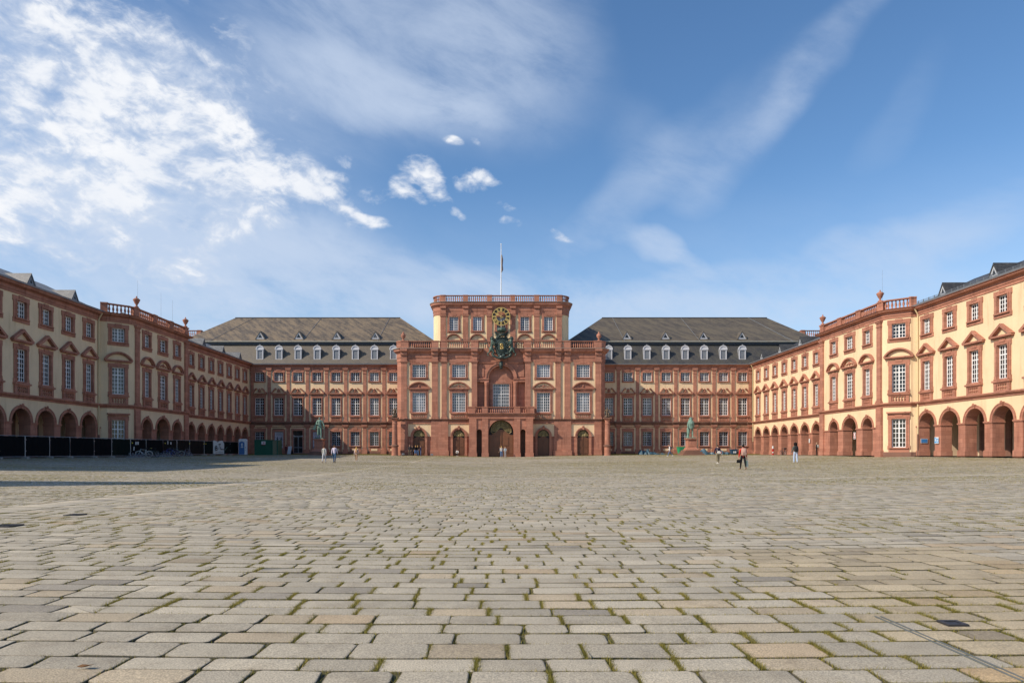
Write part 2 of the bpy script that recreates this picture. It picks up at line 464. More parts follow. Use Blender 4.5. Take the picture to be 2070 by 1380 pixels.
# ------------------------------------------------------------------ shared architectural pieces
BAL = MB().lathe([(.1,0),(.1,.06),(.06,.12),(.13,.34),(.115,.45),(.06,.72),(.09,.8),(.1,.86)], 8).mesh('baluster', RED, True)
BALD = BAL.copy(); BALD.materials.clear(); BALD.materials.append(REDD)
def walk(plan):
    P = [Vector((p[0],p[1])) for p in plan]; L = [0]
    for i in range(1,len(P)): L.append(L[-1]+(P[i]-P[i-1]).length)
    def at(s):
        for i in range(1,len(P)):
            if s <= L[i]+1e-6:
                d = (P[i]-P[i-1]).normalized(); return P[i-1]+d*(s-L[i-1]), d
        return P[-1], (P[-1]-P[-2]).normalized()
    return at, L[-1]
def sub_plan(plan, s0, s1):
    P = [Vector((p[0],p[1])) for p in plan]; at, T = walk(plan); out = [at(s0)[0]]; L = 0
    for i in range(1,len(P)):
        L += (P[i]-P[i-1]).length
        if s0+.02 < L < s1-.02: out.append(P[i])
    return out+[at(s1)[0]]
def balustrade(root, plan, z0, peds, H=1.2, mat=None, bal=None, sp=.36):
    """peds: (start, end) stations of the pedestals along the plan; balusters fill the runs between"""
    mat = mat or RED; bal = bal or BAL; at, T = walk(plan)
    k = (H-.3)/.86
    for a, b in peds:
        mb = MB(); sp_ = sub_plan(plan, a, b)
        mb.sweep(sp_, [(.17,z0),(.17,z0+.16),(.13,z0+.2),(.13,z0+H-.16),(.2,z0+H-.12),(.2,z0+H+.02),(-.42,z0+H+.02),(-.42,z0+H-.12),(-.36,z0+H-.16),(-.36,z0)])
        mb.build('pedestal', mat, root)
    runs = [(peds[i][1], peds[i+1][0]) for i in range(len(peds)-1)]
    for a, b in runs:
        if b-a < .25: continue
        pl = sub_plan(plan, a, b); mb = MB()
        mb.sweep(pl, [(.08,z0),(.08,z0+.15),(-.30,z0+.15),(-.30,z0)])
        mb.sweep(pl, [(.1,z0+H-.15),(.13,z0+H-.02),(-.35,z0+H-.02),(-.32,z0+H-.15)])
        o = mb.build('balustrade', mat, root)
        n = max(1, int((b-a)/sp))
        for i in range(n):
            p, d = at(a+(b-a)*(i+.5)/n)
            q = put('baluster', bal, o, (p.x+d.y*-.11, p.y+d.x*.11, z0+.15)); q.scale = (1,1,k)
ENT = lambda z0, z1, k=1.0: [(0,z0),(.07*k,z0),(.07*k,z0+.28*(z1-z0)),(.13*k,z0+.30*(z1-z0)),(.13*k,z0+.42*(z1-z0)),(.09*k,z0+.44*(z1-z0)),(.09*k,z0+.62*(z1-z0)),(.3*k,z0+.72*(z1-z0)),(.5*k,z0+.80*(z1-z0)),(.52*k,z0+.90*(z1-z0)),(.66*k,z1),(0,z1)]
BELT = lambda z0, z1: [(0,z0),(.08,z0),(.1,z0+.3*(z1-z0)),(.16,z0+.42*(z1-z0)),(.3,z0+.62*(z1-z0)),(.34,z0+.9*(z1-z0)),(.3,z1),(0,z1)]
def pilaster_mesh(w, zb, zt, d=.16, cap=.75, base=.35, low=None):
    mb = MB()
    mb.box(-w/2-.12, w/2+.12, -d-.12, .02, zb, zb+base*.55); mb.box(-w/2-.06, w/2+.06, -d-.06, .02, zb+base*.55, zb+base)
    mb.box(-w/2, w/2, -d, .02, zb+base, zt-cap)
    mb.box(-w/2-.06, w/2+.06, -d-.06, .02, zt-cap, zt-cap+.12)
    mb.box(-w/2-.01, w/2+.01, -d-.012, .02, zt-cap+.12, zt-.3)
    mb.box(-w/2-.1, w/2+.1, -d-.1, .02, zt-.3, zt-.14); mb.box(-w/2-.16, w/2+.16, -d-.16, .02, zt-.14, zt)
    return mb
def tri_dormer(root_, x, y, z, w, h, depth, mat, rz=0.0, parent_name='dormer'):
    """triangular roof dormer: slate prism whose ridge runs back into the slope, white framed triangle in front"""
    mb = MB(); o = .16
    mb.prism([(-w/2-o,-.02),(-w/2-.02,-.02),(0,h-.05),(0,h+.2)], -.12, depth); mb.prism([(w/2+.02,-.02),(w/2+o,-.02),(0,h+.2),(0,h-.05)], -.12, depth)
    d = mb.build(parent_name, mat, root_, (x,y,z), rz)
    fr = MB(); t = .22
    fr.prism([(-w/2,0),(-w/2+t*1.7,t),(0,h-t*1.6),(0,h-.06)], -.06, .06); fr.prism([(w/2-t*1.7,t),(w/2,0),(0,h-.06),(0,h-t*1.6)], -.06, .06)
    fr.prism([(-w/2+.02,0),(w/2-.02,0),(w/2-t*1.75,t),(-w/2+t*1.75,t)], -.06, .06)
    fr.build('dormer_frame', PALELEAD if mat is SLATE_LOW else (LEAD if mat is not SLATE_DARK else GREYP), d)
    g = MB().prism([(-w/2+t*1.6,t*.9),(w/2-t*1.6,t*.9),(0,h-t*1.5)], .0, .05); g.build('pane', GLASS, d)
    return d
def arch_face(mb, xl, xr, zs, zt, cx, a, b, y=0.0, n=18, m=0):
    """wall between xl..xr and zs..zt with a half-ellipse hole"""
    if cx-a > xl: mb.quad((xl,y,zs),(cx-a,y,zs),(cx-a,y,zt),(xl,y,zt),m)
    if xr > cx+a: mb.quad((cx+a,y,zs),(xr,y,zs),(xr,y,zt),(cx+a,y,zt),m)
    P = arc_pts(cx, zs, a, b, n)
    for i in range(n):
        (x0,z0),(x1,z1) = P[i],P[i+1]
        mb.quad((x0,y,z0),(x1,y,z1),(x1,y,zt),(x0,y,zt),m)
def archivolt(mb, cx, zs, a, b, th, y0, y1, depth=None, n=18, m=0):
    mb.strip(arc_pts(cx,zs,a+th,b+th,n), arc_pts(cx,zs,a,b,n), y0, y1, m)
    if depth:
        P = arc_pts(cx,zs,a,b,n)
        for i in range(n):
            (x0,z0),(x1,z1) = P[i],P[i+1]
            mb.quad((x0,y1,z0),(x0,depth,z0),(x1,depth,z1),(x1,y1,z1),m)

# ------------------------------------------------------------------ arcaded wings of the court
def arcade_ground(root, L, bays, spring=3.15, ztop=5.32, depth=1.07, inner=4.6, u0=0.0, wall='plaster_wall', yback=None, inmat=None):
    """piers, arches, plaster above them, passage behind. bays: (u, half width, rise)"""
    mb = MB()
    edges = [u0]
    for i in range(len(bays)-1): edges.append((bays[i][0]+bays[i][1]+bays[i+1][0]-bays[i+1][1])/2)
    edges.append(L)
    for (u,a,b), e0, e1 in zip(bays, edges[:-1], edges[1:]): arch_face(mb, e0, e1, spring, ztop, u, a, b)
    w1 = mb.build('spandrel_wall', YEL, root)
    for i in range(len(bays)+1):
        x0 = u0+.02 if i == 0 else bays[i-1][0]+bays[i-1][1]
        x1 = L-.02 if i == len(bays) else bays[i][0]-bays[i][1]
        if x1-x0 < .15: continue
        p = MB(); p.box(x0,x1,-.03,depth,.55,spring-.18)
        p.box(x0-.07,x1+.07,-.11,depth+.04,-1.2,.5); p.box(x0-.035,x1+.035,-.07,depth+.02,.5,.55)
        p.box(x0-.03,x1+.03,-.07,depth,spring-.18,spring-.1); p.box(x0-.08,x1+.08,-.13,depth+.04,spring-.1,spring+.02)
        p.build('pier', RED, root)
    for u,a,b in bays:
        q = MB(); archivolt(q, u, spring+.02, a, b, .27, -.07, 0.0, depth)
        archivolt(q, u, spring+.02, a+.2, b+.2, .09, -.11, -.0705)
        q.prism([(u-.12,spring+b-.02),(u+.12,spring+b-.02),(u+.19,spring+b+.36),(u-.19,spring+b+.36)], -.19, -.01)
        q.ball((u,-.2,spring+b+.3),.13,.1,.17,7,5)
        q.build('arch', RED, root)
    s = MB()   # passage: floor, back wall, vault, ends
    s.quad((u0,-.3,-.0),(L,-.3,-.0),(L,inner,-.0),(u0,inner,-.0))
    s.build('passage_floor', STONEFLOOR, root)
    s = MB()
    s.quad((u0,inner,0),(L,inner,0),(L,inner,5.2),(u0,inner,5.2))
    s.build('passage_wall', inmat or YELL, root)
    s = MB(); s.quad((u0,depth,5.2),(u0,inner,5.2),(L,inner,5.2),(L,depth,5.2)); s.quad((u0,depth,spring),(u0,depth,5.2),(u0,depth,5.2),(u0,depth,spring)) if 0 else None
    mb2 = MB()
    for (u,a,b), e0, e1 in zip(bays, edges[:-1], edges[1:]): arch_face(mb2, e0, e1, spring, 5.2, u, a, b, depth+.005)
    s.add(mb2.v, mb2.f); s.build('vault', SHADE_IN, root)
    for i in range(len(bays)+1):   # pilasters on the passage wall
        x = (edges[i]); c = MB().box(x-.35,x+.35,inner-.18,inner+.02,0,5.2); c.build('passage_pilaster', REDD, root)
def wing_roof(root, L, u0, y0, run, rise, slate, dorm, z=15.82, flip=1, gutter=None, guard=False):
    mb = MB()
    mb.add([(u0,y0,z),(L,y0,z),(L,y0+run,z+rise),(u0,y0+run,z+rise),(L,y0+2*run,z),(u0,y0+2*run,z)], [(0,1,2,3),(3,2,4,5),(1,4,2),(0,3,5)])
    rf = mb.build('roof', slate, root)
    g = MB(); g.sweep([(u0,y0),(L,y0)], [(.12,z-.02),(.16,z+.16),(-.06,z+.16),(-.06,z-.02)]); g.build('gutter', LEAD, root)
    if guard:
        g = MB()
        for k in range(3): g.tube([(u0,y0+.5,z+.42+.1*k),(L,y0+.5,z+.42+.1*k)], .02, 6)
        n = int((L-u0)/.9)
        for i in range(n): g.box(u0+.3+i*.9-.02,u0+.3+i*.9+.02,y0+.42,y0+.5,z+.2,z+.66)
        g.build('snow_guard', LEAD, root)
    for u in dorm:
        dk = .86 if slate is SLATE_BLUE else 1.0
        yy = y0+.95; zz = z+rise/run*.95
        tri_dormer(rf, u, yy, zz, 1.25*dk, 1.15*dk, 1.5*run/rise*1.0, slate)
    return rf
STONEFLOOR = mat_plain('flagstones', (.22,.19,.16), .8, 0, .2, 2)
DOWNP = mat_plain('painted_downpipe', (.58,.46,.27), .6, 0, .1)
def mk_frame(side, Xp, Yn, Yf):
    """root transform for a court side: returns location, rotation and a Y -> u function"""
    if side > 0: return (Xp, Yf, 0), -math.pi/2, (lambda Y: Yf-Y)
    return (-Xp, Yn, 0), math.pi/2, (lambda Y: Y-Yn)
def arcade_wing(side, Xp, Yn, Yf, bays, a, label, dorm, slate, guard=False, inner=4.6, pipe=None):
    loc, rz, U = mk_frame(side, Xp, Yn, Yf); L = Yf-Yn
    root = thing('arcade_wing', label, 'building wing', loc, rz, 'arcaded wings along the court')
    us = sorted(U(Y) for Y in bays)
    arcade_ground(root, L, [(u,a,a*1.02) for u in us], inner=inner)
    holes = [hole('wing_tall',u,6.88) for u in us]+[hole('wing_small',u,12.74) for u in us]
    MB().grid(0,L,5.3,14.95,holes).build('plaster_wall', YEL, root)
    sh = MB(); sh.box(0,L,12.2,12.5,-1,15.9); sh.quad((0,.4,5.25),(L,.4,5.25),(L,12.2,5.25),(0,12.2,5.25)); sh.box(0,.05,1.1,12.2,-1,15.9); sh.box(L-.05,L,1.1,12.2,-1,15.9)
    sh.build('rear_wall', YELL, root)
    MB().sweep([(0,0),(L,0)], BELT(5.3,5.74)).build('string_course', RED, root)
    MB().sweep([(0,0),(L,0)], ENT(14.9,15.82)).build('cornice', RED, root)
    for u in us:
        window(root,'wing_tall',u,6.88); window(root,'wing_small',u,12.74)
    wing_roof(root, L, 0, -.5, 6.6, 3.1, slate, [U(d) for d in dorm], guard=guard)
    if pipe is not None:
        u = U(pipe); m = MB(); m.tube([(u,-.12,2.3),(u,-.12,15.0),(u,-.5,15.7)], .075, 8); m.build('downpipe', DOWNP, root)
        MB().tube([(u,-.12,-.5),(u,-.12,2.3)], .09, 8).build('downpipe', REDD, root)
    return root
def court_pavilion(side, Xp, Yn, Yf, wins, Xw, Yarc, label, inner=4.6):
    loc, rz, U = mk_frame(side, Xp, Yn, Yf); L = Yf-Yn; dX = Xw-Xp; dY = Yn-Yarc
    root = thing('corner_pavilion', label, 'pavilion', loc, rz, 'projecting pavilions of the court')
    us = sorted(U(Y) for Y in wins)
    # plan of the bowed corner between the flat front and the near wing
    if side > 0: P, Q = Vector((L,0)), Vector((L+dY,dX))
    else: P, Q = Vector((-dY,dX)), Vector((0,0))
    ch = (Q-P); T = ch.length; d = ch/T; nrm = Vector((d.y,-d.x)); sag = .3
    A, B = P+d*(T/2-1.12)+nrm*sag, P+d*(T/2+1.12)+nrm*sag
    A0, B0 = P+d*.32+nrm*.14, P+d*(T-.32)+nrm*.14
    bow = [P,A0,A,B,B0,Q]
    plan = ([Vector((0,dX+.2)),Vector((0,0))]+bow) if side > 0 else (bow+[Vector((L,0)),Vector((L,dX+.2))])
    flat = [(0,0),(L,0)]
    hw = {us[0]:('pav_tall','wing_small'), us[1]:('pav_tall_carved','pav_small_wide'), us[2]:('pav_tall','wing_small')}
    arcade_ground(root, L, [(us[0],1.06,1.1),(us[1],1.55,1.36),(us[2],1.06,1.1)], inner=inner)
    holes = []
    for u,(a,b) in hw.items(): holes += [hole(a,u,6.88),hole(b,u,12.74)]
    MB().grid(0,L,5.3,14.95,holes).build('plaster_wall', YEL, root)
    for u,(a,b) in hw.items(): window(root,a,u,6.88); window(root,b,u,12.74)
    # bowed corner: three floors of one window
    ang = math.atan2(d.y,d.x); mid = P+d*(T/2)+nrm*sag
    g = MB(); g.M = Matrix.Translation((mid.x,mid.y,0))@Matrix.Rotation(ang,4,'Z')
    g.grid(-1.12,1.12,-1,14.95,[hole('corner_ground',0,.9),hole('pav_tall',0,6.88),hole('wing_small',0,12.74)])
    g.M = None
    for p,q in ((P,A0),(A0,A),(B,B0),(B0,Q)): g.quad((p.x,p.y,-1),(q.x,q.y,-1),(q.x,q.y,14.95),(p.x,p.y,14.95))
    g.build('bowed_wall', YEL, root)
    for k,z in (('corner_ground',.9),('pav_tall',6.88),('wing_small',12.74)): window(root,k,mid.x,z,mid.y,ang)
    b = MB(); b.sweep(bow,[(.0,-1.2),(.08,-1.2),(.08,.35),(.04,.4),(0,.4)]); b.build('plinth', REDD, root)
    # return wall at the far end, roof deck and back
    sh = MB()
    x = 0.0 if side > 0 else L
    sh.quad((x,0,-1),(x,dX+.5,-1),(x,dX+.5,15.8),(x,0,15.8)); sh.quad((0,.4,5.25),(L,.4,5.25),(L,12,5.25),(0,12,5.25))
    sh.box(0,L,12.2,12.5,-1,15.9); sh.build('rear_wall', YEL, root)
    deck = [tuple(p)+(15.78,) for p in plan]+[(max(L,Q.x) if side>0 else L,12.2,15.78),(0 if side>0 else P.x,12.2,15.78)]
    MB().add(deck,[tuple(range(len(deck)))]).build('roof_deck', LEAD, root)
    MB().sweep(plan, BELT(5.3,5.74)).build('string_course', RED, root)
    MB().sweep(plan, ENT(14.9,15.84,1.05)).build('cornice', RED, root)
    for u in (.45, L-.45):
        pilaster_mesh(.78,5.74,14.92,.2).build('pilaster', RED, root, (u,0,0))
        m = MB(); m.box(-.52,.52,-.22,.02,-1,5.3); m.box(-.6,.6,-.3,.02,-1,.6); m.build('pilaster', RED, root, (u,0,0))
    at, TT = walk(plan)
    o = dX+.2 if side > 0 else T*1.0
    seg = L
    fa, fb = (dX+.2, dX+.2+L) if side > 0 else (TT-dX-.2-L, TT-dX-.2)
    p = [(fa-.1,fa+.85),(fa+L*.345-.45,fa+L*.345+.45),(fa+L*.655-.45,fa+L*.655+.45),(fb-.85,fb+.15)]
    if side > 0: p = [(0.02,.5)]+p+[(TT-.75,TT-.05)]
    else: p = [(.05,.75)]+p+[(TT-.5,TT-.02)]
    balustrade(root, plan, 15.84, p, 1.15)
    for s in ((.45),(L-.45)):
        wp = Matrix.Translation(loc)@Matrix.Rotation(rz,4,'Z')@Vector((s,-.0,16.99+.02))
        URNS.append((wp, side, s < L/2))
    return root
URNS = []
PALELEAD = mat_plain('pale_dormer_paint', (.42,.43,.46), .5, 0, .15)
# ------------------------------------------------------------------ the court's two long sides
arcade_wing(1, 44.1, 89.0, 119.6, [117.0,113.4,109.8,106.2,102.6,99.0,95.4], 1.2,
    'sunlit ochre arcaded wing between the red pavilion and the main front, low dark slate roof', [116.6,109.0,101.6], SLATE_DARK, pipe=119.2)
court_pavilion(1, 42.0, 75.2, 89.6, [86.1,82.2,78.2], 44.5, 73.06,
    'sunlit ochre pavilion with bowed corner, roof balustrade and two urns')
arcade_wing(1, 44.5, 44.0, 73.06, [71.3,67.7,64.1,60.5,56.9,53.3,49.7,46.1], 1.3,
    'sunlit ochre arcaded wing with blue signs on its piers, nearest to the camera', [69.4,62.2,55.0,47.8], SLATE_DARK, guard=True, pipe=72.7)
arcade_wing(-1, 44.1, 90.5, 119.6, [117.4,114.0,110.6,107.2,103.8,100.4,97.0], 1.15,
    'shaded ochre arcaded wing behind the blue portable toilet and white banner', [116.4,109.4,102.2], SLATE_BLUE)
court_pavilion(-1, 42.0, 78.2, 91.3, [88.4,84.7,80.9], 44.5, 75.7,
    'shaded ochre pavilion with bowed corner and two urns, behind the parked bicycles')
arcade_wing(-1, 44.5, 47.0, 75.7, [73.6,70.15,66.7,63.25,59.8,56.35,52.9,49.45], 1.25,
    'shaded ochre arcaded wing behind the long black fence, nearest to the camera', [71.9,65.2,58.4,51.6], SLATE_BLUE, pipe=75.3)

# ------------------------------------------------------------------ front blocks on both sides of the centre
BX = [42.43-3.357*k for k in range(8)]
PIL = pilaster_mesh(.56,5.72,14.98,.13,.8,.3)
PIL.box(-.31,.31,-.17,.02,.95,4.75); PIL.box(-.48,.48,-.34,.02,-1.0,.9); PIL.box(-.42,.42,-.28,.02,.9,.95)
PIL.box(-.42,.42,-.28,.02,4.75,4.95); PIL.box(-.5,.5,-.36,.02,4.95,5.2)
PIL = PIL.mesh('pilaster', RED)
LEDGE = MB().sweep([(-.62,-.24),(.62,-.24)], BELT(5.2,5.73)).mesh('pilaster_ledge', REDD)
ADORM = {}
def arched_dormer(root_, x, y, z):
    if not ADORM:
        m = MB(); m.prism([(-.72,0),(.72,0),(.72,1.75)]+[(.72*math.cos(R(t)),1.75+.72*math.sin(R(t))) for t in range(20,180,20)]+[(-.72,1.75)], .0, 2.1)
        ADORM['dormer'] = m.mesh('dormer', LEAD)
        m = MB(); ring(m, .5, .25, 1.75, .2, .12, .23, -.1, .04); m.box(-.8,.8,-.16,.02,1.87,1.99)
        m.strip([(.84*math.cos(R(180-t)),1.99+.72*math.sin(R(t))) for t in range(0,181,15)], [(.66*math.cos(R(180-t)),1.99+.56*math.sin(R(t))) for t in range(0,181,15)], -.14, .06)
        m.prism([(.66*math.cos(R(t)),1.99+.56*math.sin(R(t))) for t in range(0,181,15)], -.05, .04)
        m.tube([(0,0,2.66),(0,0,2.95)], [.05,.01], 6)
        ADORM['dormer_frame'] = m.mesh('dormer_frame', WHITE2)
        m = MB(); ring(m, .44, .32, 1.69, .06, .06, .07, .05, .1); m.box(-.04,.04,.05,.1,.32,1.69)
        for zz in (.66,1.0,1.34): m.box(-.44,.44,.06,.09,zz-.02,zz+.02)
        for xx in (-.24,.24): m.box(xx-.02,xx+.02,.055,.095,.32,1.69)
        ADORM['sash'] = m.mesh('sash', WHITE)
        ADORM['pane'] = MB().box(-.5,.5,.08,.085,.25,1.75).mesh('pane', GLASS)
    d = put('dormer', ADORM['dormer'], root_, (x,y,z)); d.scale = (.86,1,.98)
    for k in ('dormer_frame','sash','pane'): put(k, ADORM[k], d)
    return d
WHITE2 = mat_plain('weathered_white_paint', (.52,.53,.56), .5, 0, .12)
def front_block(side, label, skip=()):
    root = thing('palace_side_block', label, 'palace', (0,120,0), 0, 'side blocks of the palace front')
    xs = [side*x for x in BX]
    x0, x1 = (15.5, 61.0) if side > 0 else (-61.0, -15.5)
    fx0, fx1 = (17.0, 44.6) if side > 0 else (-44.6, -17.0)
    holes = []
    for i, x in enumerate(xs):
        holes += [hole('front_tall',x,6.9),hole('front_small',x,12.88)]
        holes.append((x-1.0,x+1.0,-.3,4.6) if i in skip else hole('front_ground',x,1.55))
    MB().grid(fx0,fx1,-1,15.0,holes).build('plaster_wall', YEL, root)
    s = MB(); s.box(x0,x1,19.6,20,-1,15.9); s.quad((44.6*side,0,-1),(x1 if side>0 else x0,0,-1),(x1 if side>0 else x0,0,15.9),(44.6*side,0,15.9))
    e = x1 if side > 0 else x0; s.quad((e,0,-1),(e,20,-1),(e,20,15.9),(e,0,15.9)); e = x0 if side>0 else x1; s.quad((e,0,-1),(e,20,-1),(e,20,15.9),(e,0,15.9))
    s.build('rear_wall', YELL, root)
    # plinth pieces between openings, red fields, belt, entablature
    for i, x in enumerate(xs):
        if i in skip: continue
        m = MB(); m.box(x-1.3,x+1.3,-.13,.02,-1,.5); m.build('plinth', REDD, root)
        q = MB().box(x-.55,x+.55,-.11,-.0,.66,1.04); q.build('plaque', YEL, root)
    for i, x in enumerate(xs):
        m = MB(); m.box(x-1.06,x+1.06,-.05,.02,14.86,15.02); m.box(x-1.12,x+1.12,-.06,.02,5.735,5.86)
        m.build('stone_band', RED, root)
    MB().sweep([(fx0,0),(fx1,0)], BELT(5.2,5.72)).build('string_course', REDD, root)
    m = MB(); m.sweep([(fx0,0),(fx1,0)], [(0,5.14),(.12,5.14),(.14,5.19),(0,5.19)]); m.sweep([(fx0,0),(fx1,0)], [(0,4.82),(.12,4.82),(.14,4.93),(0,4.93)]); m.build('moulding', RED, root)
    MB().sweep([(fx0,0),(fx1,0)], [(0,14.98),(.1,14.98),(.1,15.2),(.15,15.23),(.15,15.38),(.4,15.55),(.46,15.6),(.6,15.8),(0,15.8)]).build('cornice', RED, root)
    pl = [side*(42.43+1.6785-3.357*k) for k in range(0,9)]
    pl[0] = side*43.75
    for x in pl:
        if abs(x) < 17.2: continue
        put('pilaster', PIL, root, (x,0,0)); put('pilaster_ledge', LEDGE, root, (x,0,0))
        m = MB(); m.box(-.5,.5,-.3,-.05,15.0,15.22); m.box(-.46,.46,-.28,-.1,15.22,15.4); m.build('cornice_block', RED, root, (x,0,0))
    for i, x in enumerate(xs):
        window(root,'front_tall',x,6.9); window(root,'front_small',x,12.88)
        if i not in skip: window(root,'front_ground',x,1.55)
    # roofs
    m = MB()
    m.add([(x0,-.45,15.9),(x1,-.45,15.9),(x1,1.75,19.7),(x0,1.75,19.7)],[(0,1,2,3)])
    e = x1 if side>0 else x0
    m.add([(e,-.45,15.9),(e,20.45,15.9),(e,18.25,19.7),(e,1.75,19.7)],[(0,1,2,3)])
    m.add([(x0,20.45,15.9),(x1,20.45,15.9),(x1,18.25,19.7),(x0,18.25,19.7)],[(0,1,2,3)])
    lower = m.build('mansard', SLATE_LOW if side < 0 else SLATE_DARK2, root)
    g = MB(); g.sweep([(x0,-.45),(x1,-.45)], [(.18,15.74),(.22,15.92),(-.1,15.95),(-.1,15.74)]); g.build('gutter', LEAD, root)
    xi, xo = 11.5*side, 57.3*side; ri, ro = 19.2*side, 50.6*side
    b = MB(); pa, pb = sorted((xi,xo))
    b.box(pa,pb,1.45,18.5,19.55,20.0); b.build('roof_band', DARKLEAD, root)
    m = MB()
    fl = [(0,1,5,4),(2,3,4,5),(1,2,5),(3,0,4)]
    m.add([(xi,1.3,20.0),(xo,1.3,20.0),(xo,18.7,20.0),(xi,18.7,20.0),(ri,10,25.97),(ro,10,25.97)], fl)
    up = m.build('roof', SLATE_MOSS if side < 0 else SLATE_MOSS2, root)
    rd = MB(); rd.tube([(ri,10,25.97),(ro,10,25.97)], .13, 6); rd.build('ridge_cap', DARKLEAD, root)
    fb = MB(); fb.box(pa+.1,pb-.1,1.12,1.3,19.98,20.12); fb.build('roof_band', CREST_LEAD, root)
    for x in xs: arched_dormer(lower, x, .12, 16.55)
    for x in (43.1,36.2,29.4,22.5): tri_dormer(up, side*x, 2.15, 20.62, 1.55, 1.3, 2.1, SLATE_LOW)
    for x, r in ((22.0,21.2),(35.4,34.2),(52.0,47.0)):   # lightning conductor strips on the slope
        a = Vector((side*x,1.25,20.06)); q = Vector((side*r,9.95,26.0)); c = MB(); c.tube([a,q], .03, 5); c.build('conductor', STEEL, root)
    return root
SLATE_MOSS2 = mat_slate('dark_mossy_slate', (.062,.054,.044), (.095,.081,.064), (.135,.112,.075))
SLATE_DARK2 = mat_slate('dark_mansard_slate', (.040,.040,.042), (.06,.058,.056), (.075,.07,.055))
LB = front_block(-1, 'brick-red and ochre palace front with glass entrance door, behind the statue with an outstretched arm', (1,2,3))
RB = front_block(1, 'brick-red and ochre palace front behind the blue tarpaulins and the sturdy bearded statue')
# entrance door in the third bay, poster bays beside it
def bay_frame(root, x, z0, z1, hw):
    m = MB(); ring(m, hw, z0, z1, .22, .4, 0, -.12, .3)
    m.box(-1.15,-hw-.22,-.06,.3,-1,z1+.4); m.box(hw+.22,1.15,-.06,.3,-1,z1+.4)
    if z0 > .5: m.box(-hw-.22,hw+.22,-.1,.3,-1,z0)
    return m.build('surround', RED, root, (x,0,0))
for i in (1,3): bay_frame(LB, -BX[i], 1.1, 4.05, .8)
bay_frame(LB, -BX[2], .3, 4.2, .85)
dr = MB(); ring(dr, .74, .35, 3.1, .08, .08, .05, .16, .26); dr.box(-.05,.05,.17,.25,.35,3.1); dr.box(-.74,.74,.17,.25,1.2,1.3); dr.box(-.85,.85,.12,.3,3.18,3.3)
dr = dr.build('entrance_door', STEEL, LB, (-BX[2],0,0))
MB().box(-.85,.85,.2,.21,.3,4.2).build('pane', GLASS, dr)
lp = MB(); lp.ball((-.75,.0,3.3),.09); lp.ball((.75,.0,3.3),.09); lp.build('door_lamp', WHITE, dr)
for i in (1,3): MB().box(-.85,.85,.22,.3,1.05,4.1).build('blind_panel', BLACK, LB, (-BX[i],0,0))
st = MB(); st.box(-2.2,2.2,-2.0,.0,-1,.28); st.box(-2.9,2.9,-2.6,-2.0,-1,.12); st.build('entrance_steps', REDD, LB, (-BX[2]+1.2,0,0))
# ------------------------------------------------------------------ distant corner blocks seen over the wings
for sd, lab in ((-1,'distant palace block with stone balustrade peeking above the shaded arcaded wing'),(1,'distant palace block with stone balustrade peeking above the sunlit arcaded wing')):
    q = thing('distant_block', lab, 'palace', (sd*64.5,134,0), 0, 'distant corner blocks')
    MB().box(-5.5,5.5,0,10,-1,22.2).build('plaster_wall', YEL, q)
    MB().sweep([(-5.5,10),(-5.5,0),(5.5,0),(5.5,10)], ENT(21.6,23.0)).build('cornice', RED, q)
    balustrade(q, [(-5.5,5),(-5.5,0),(5.5,0),(5.5,5)], 23.0, [(0,.5),(4.6,5.6),(9.8,10.8),(15.4,16.6),(20.5,21)], 1.35)
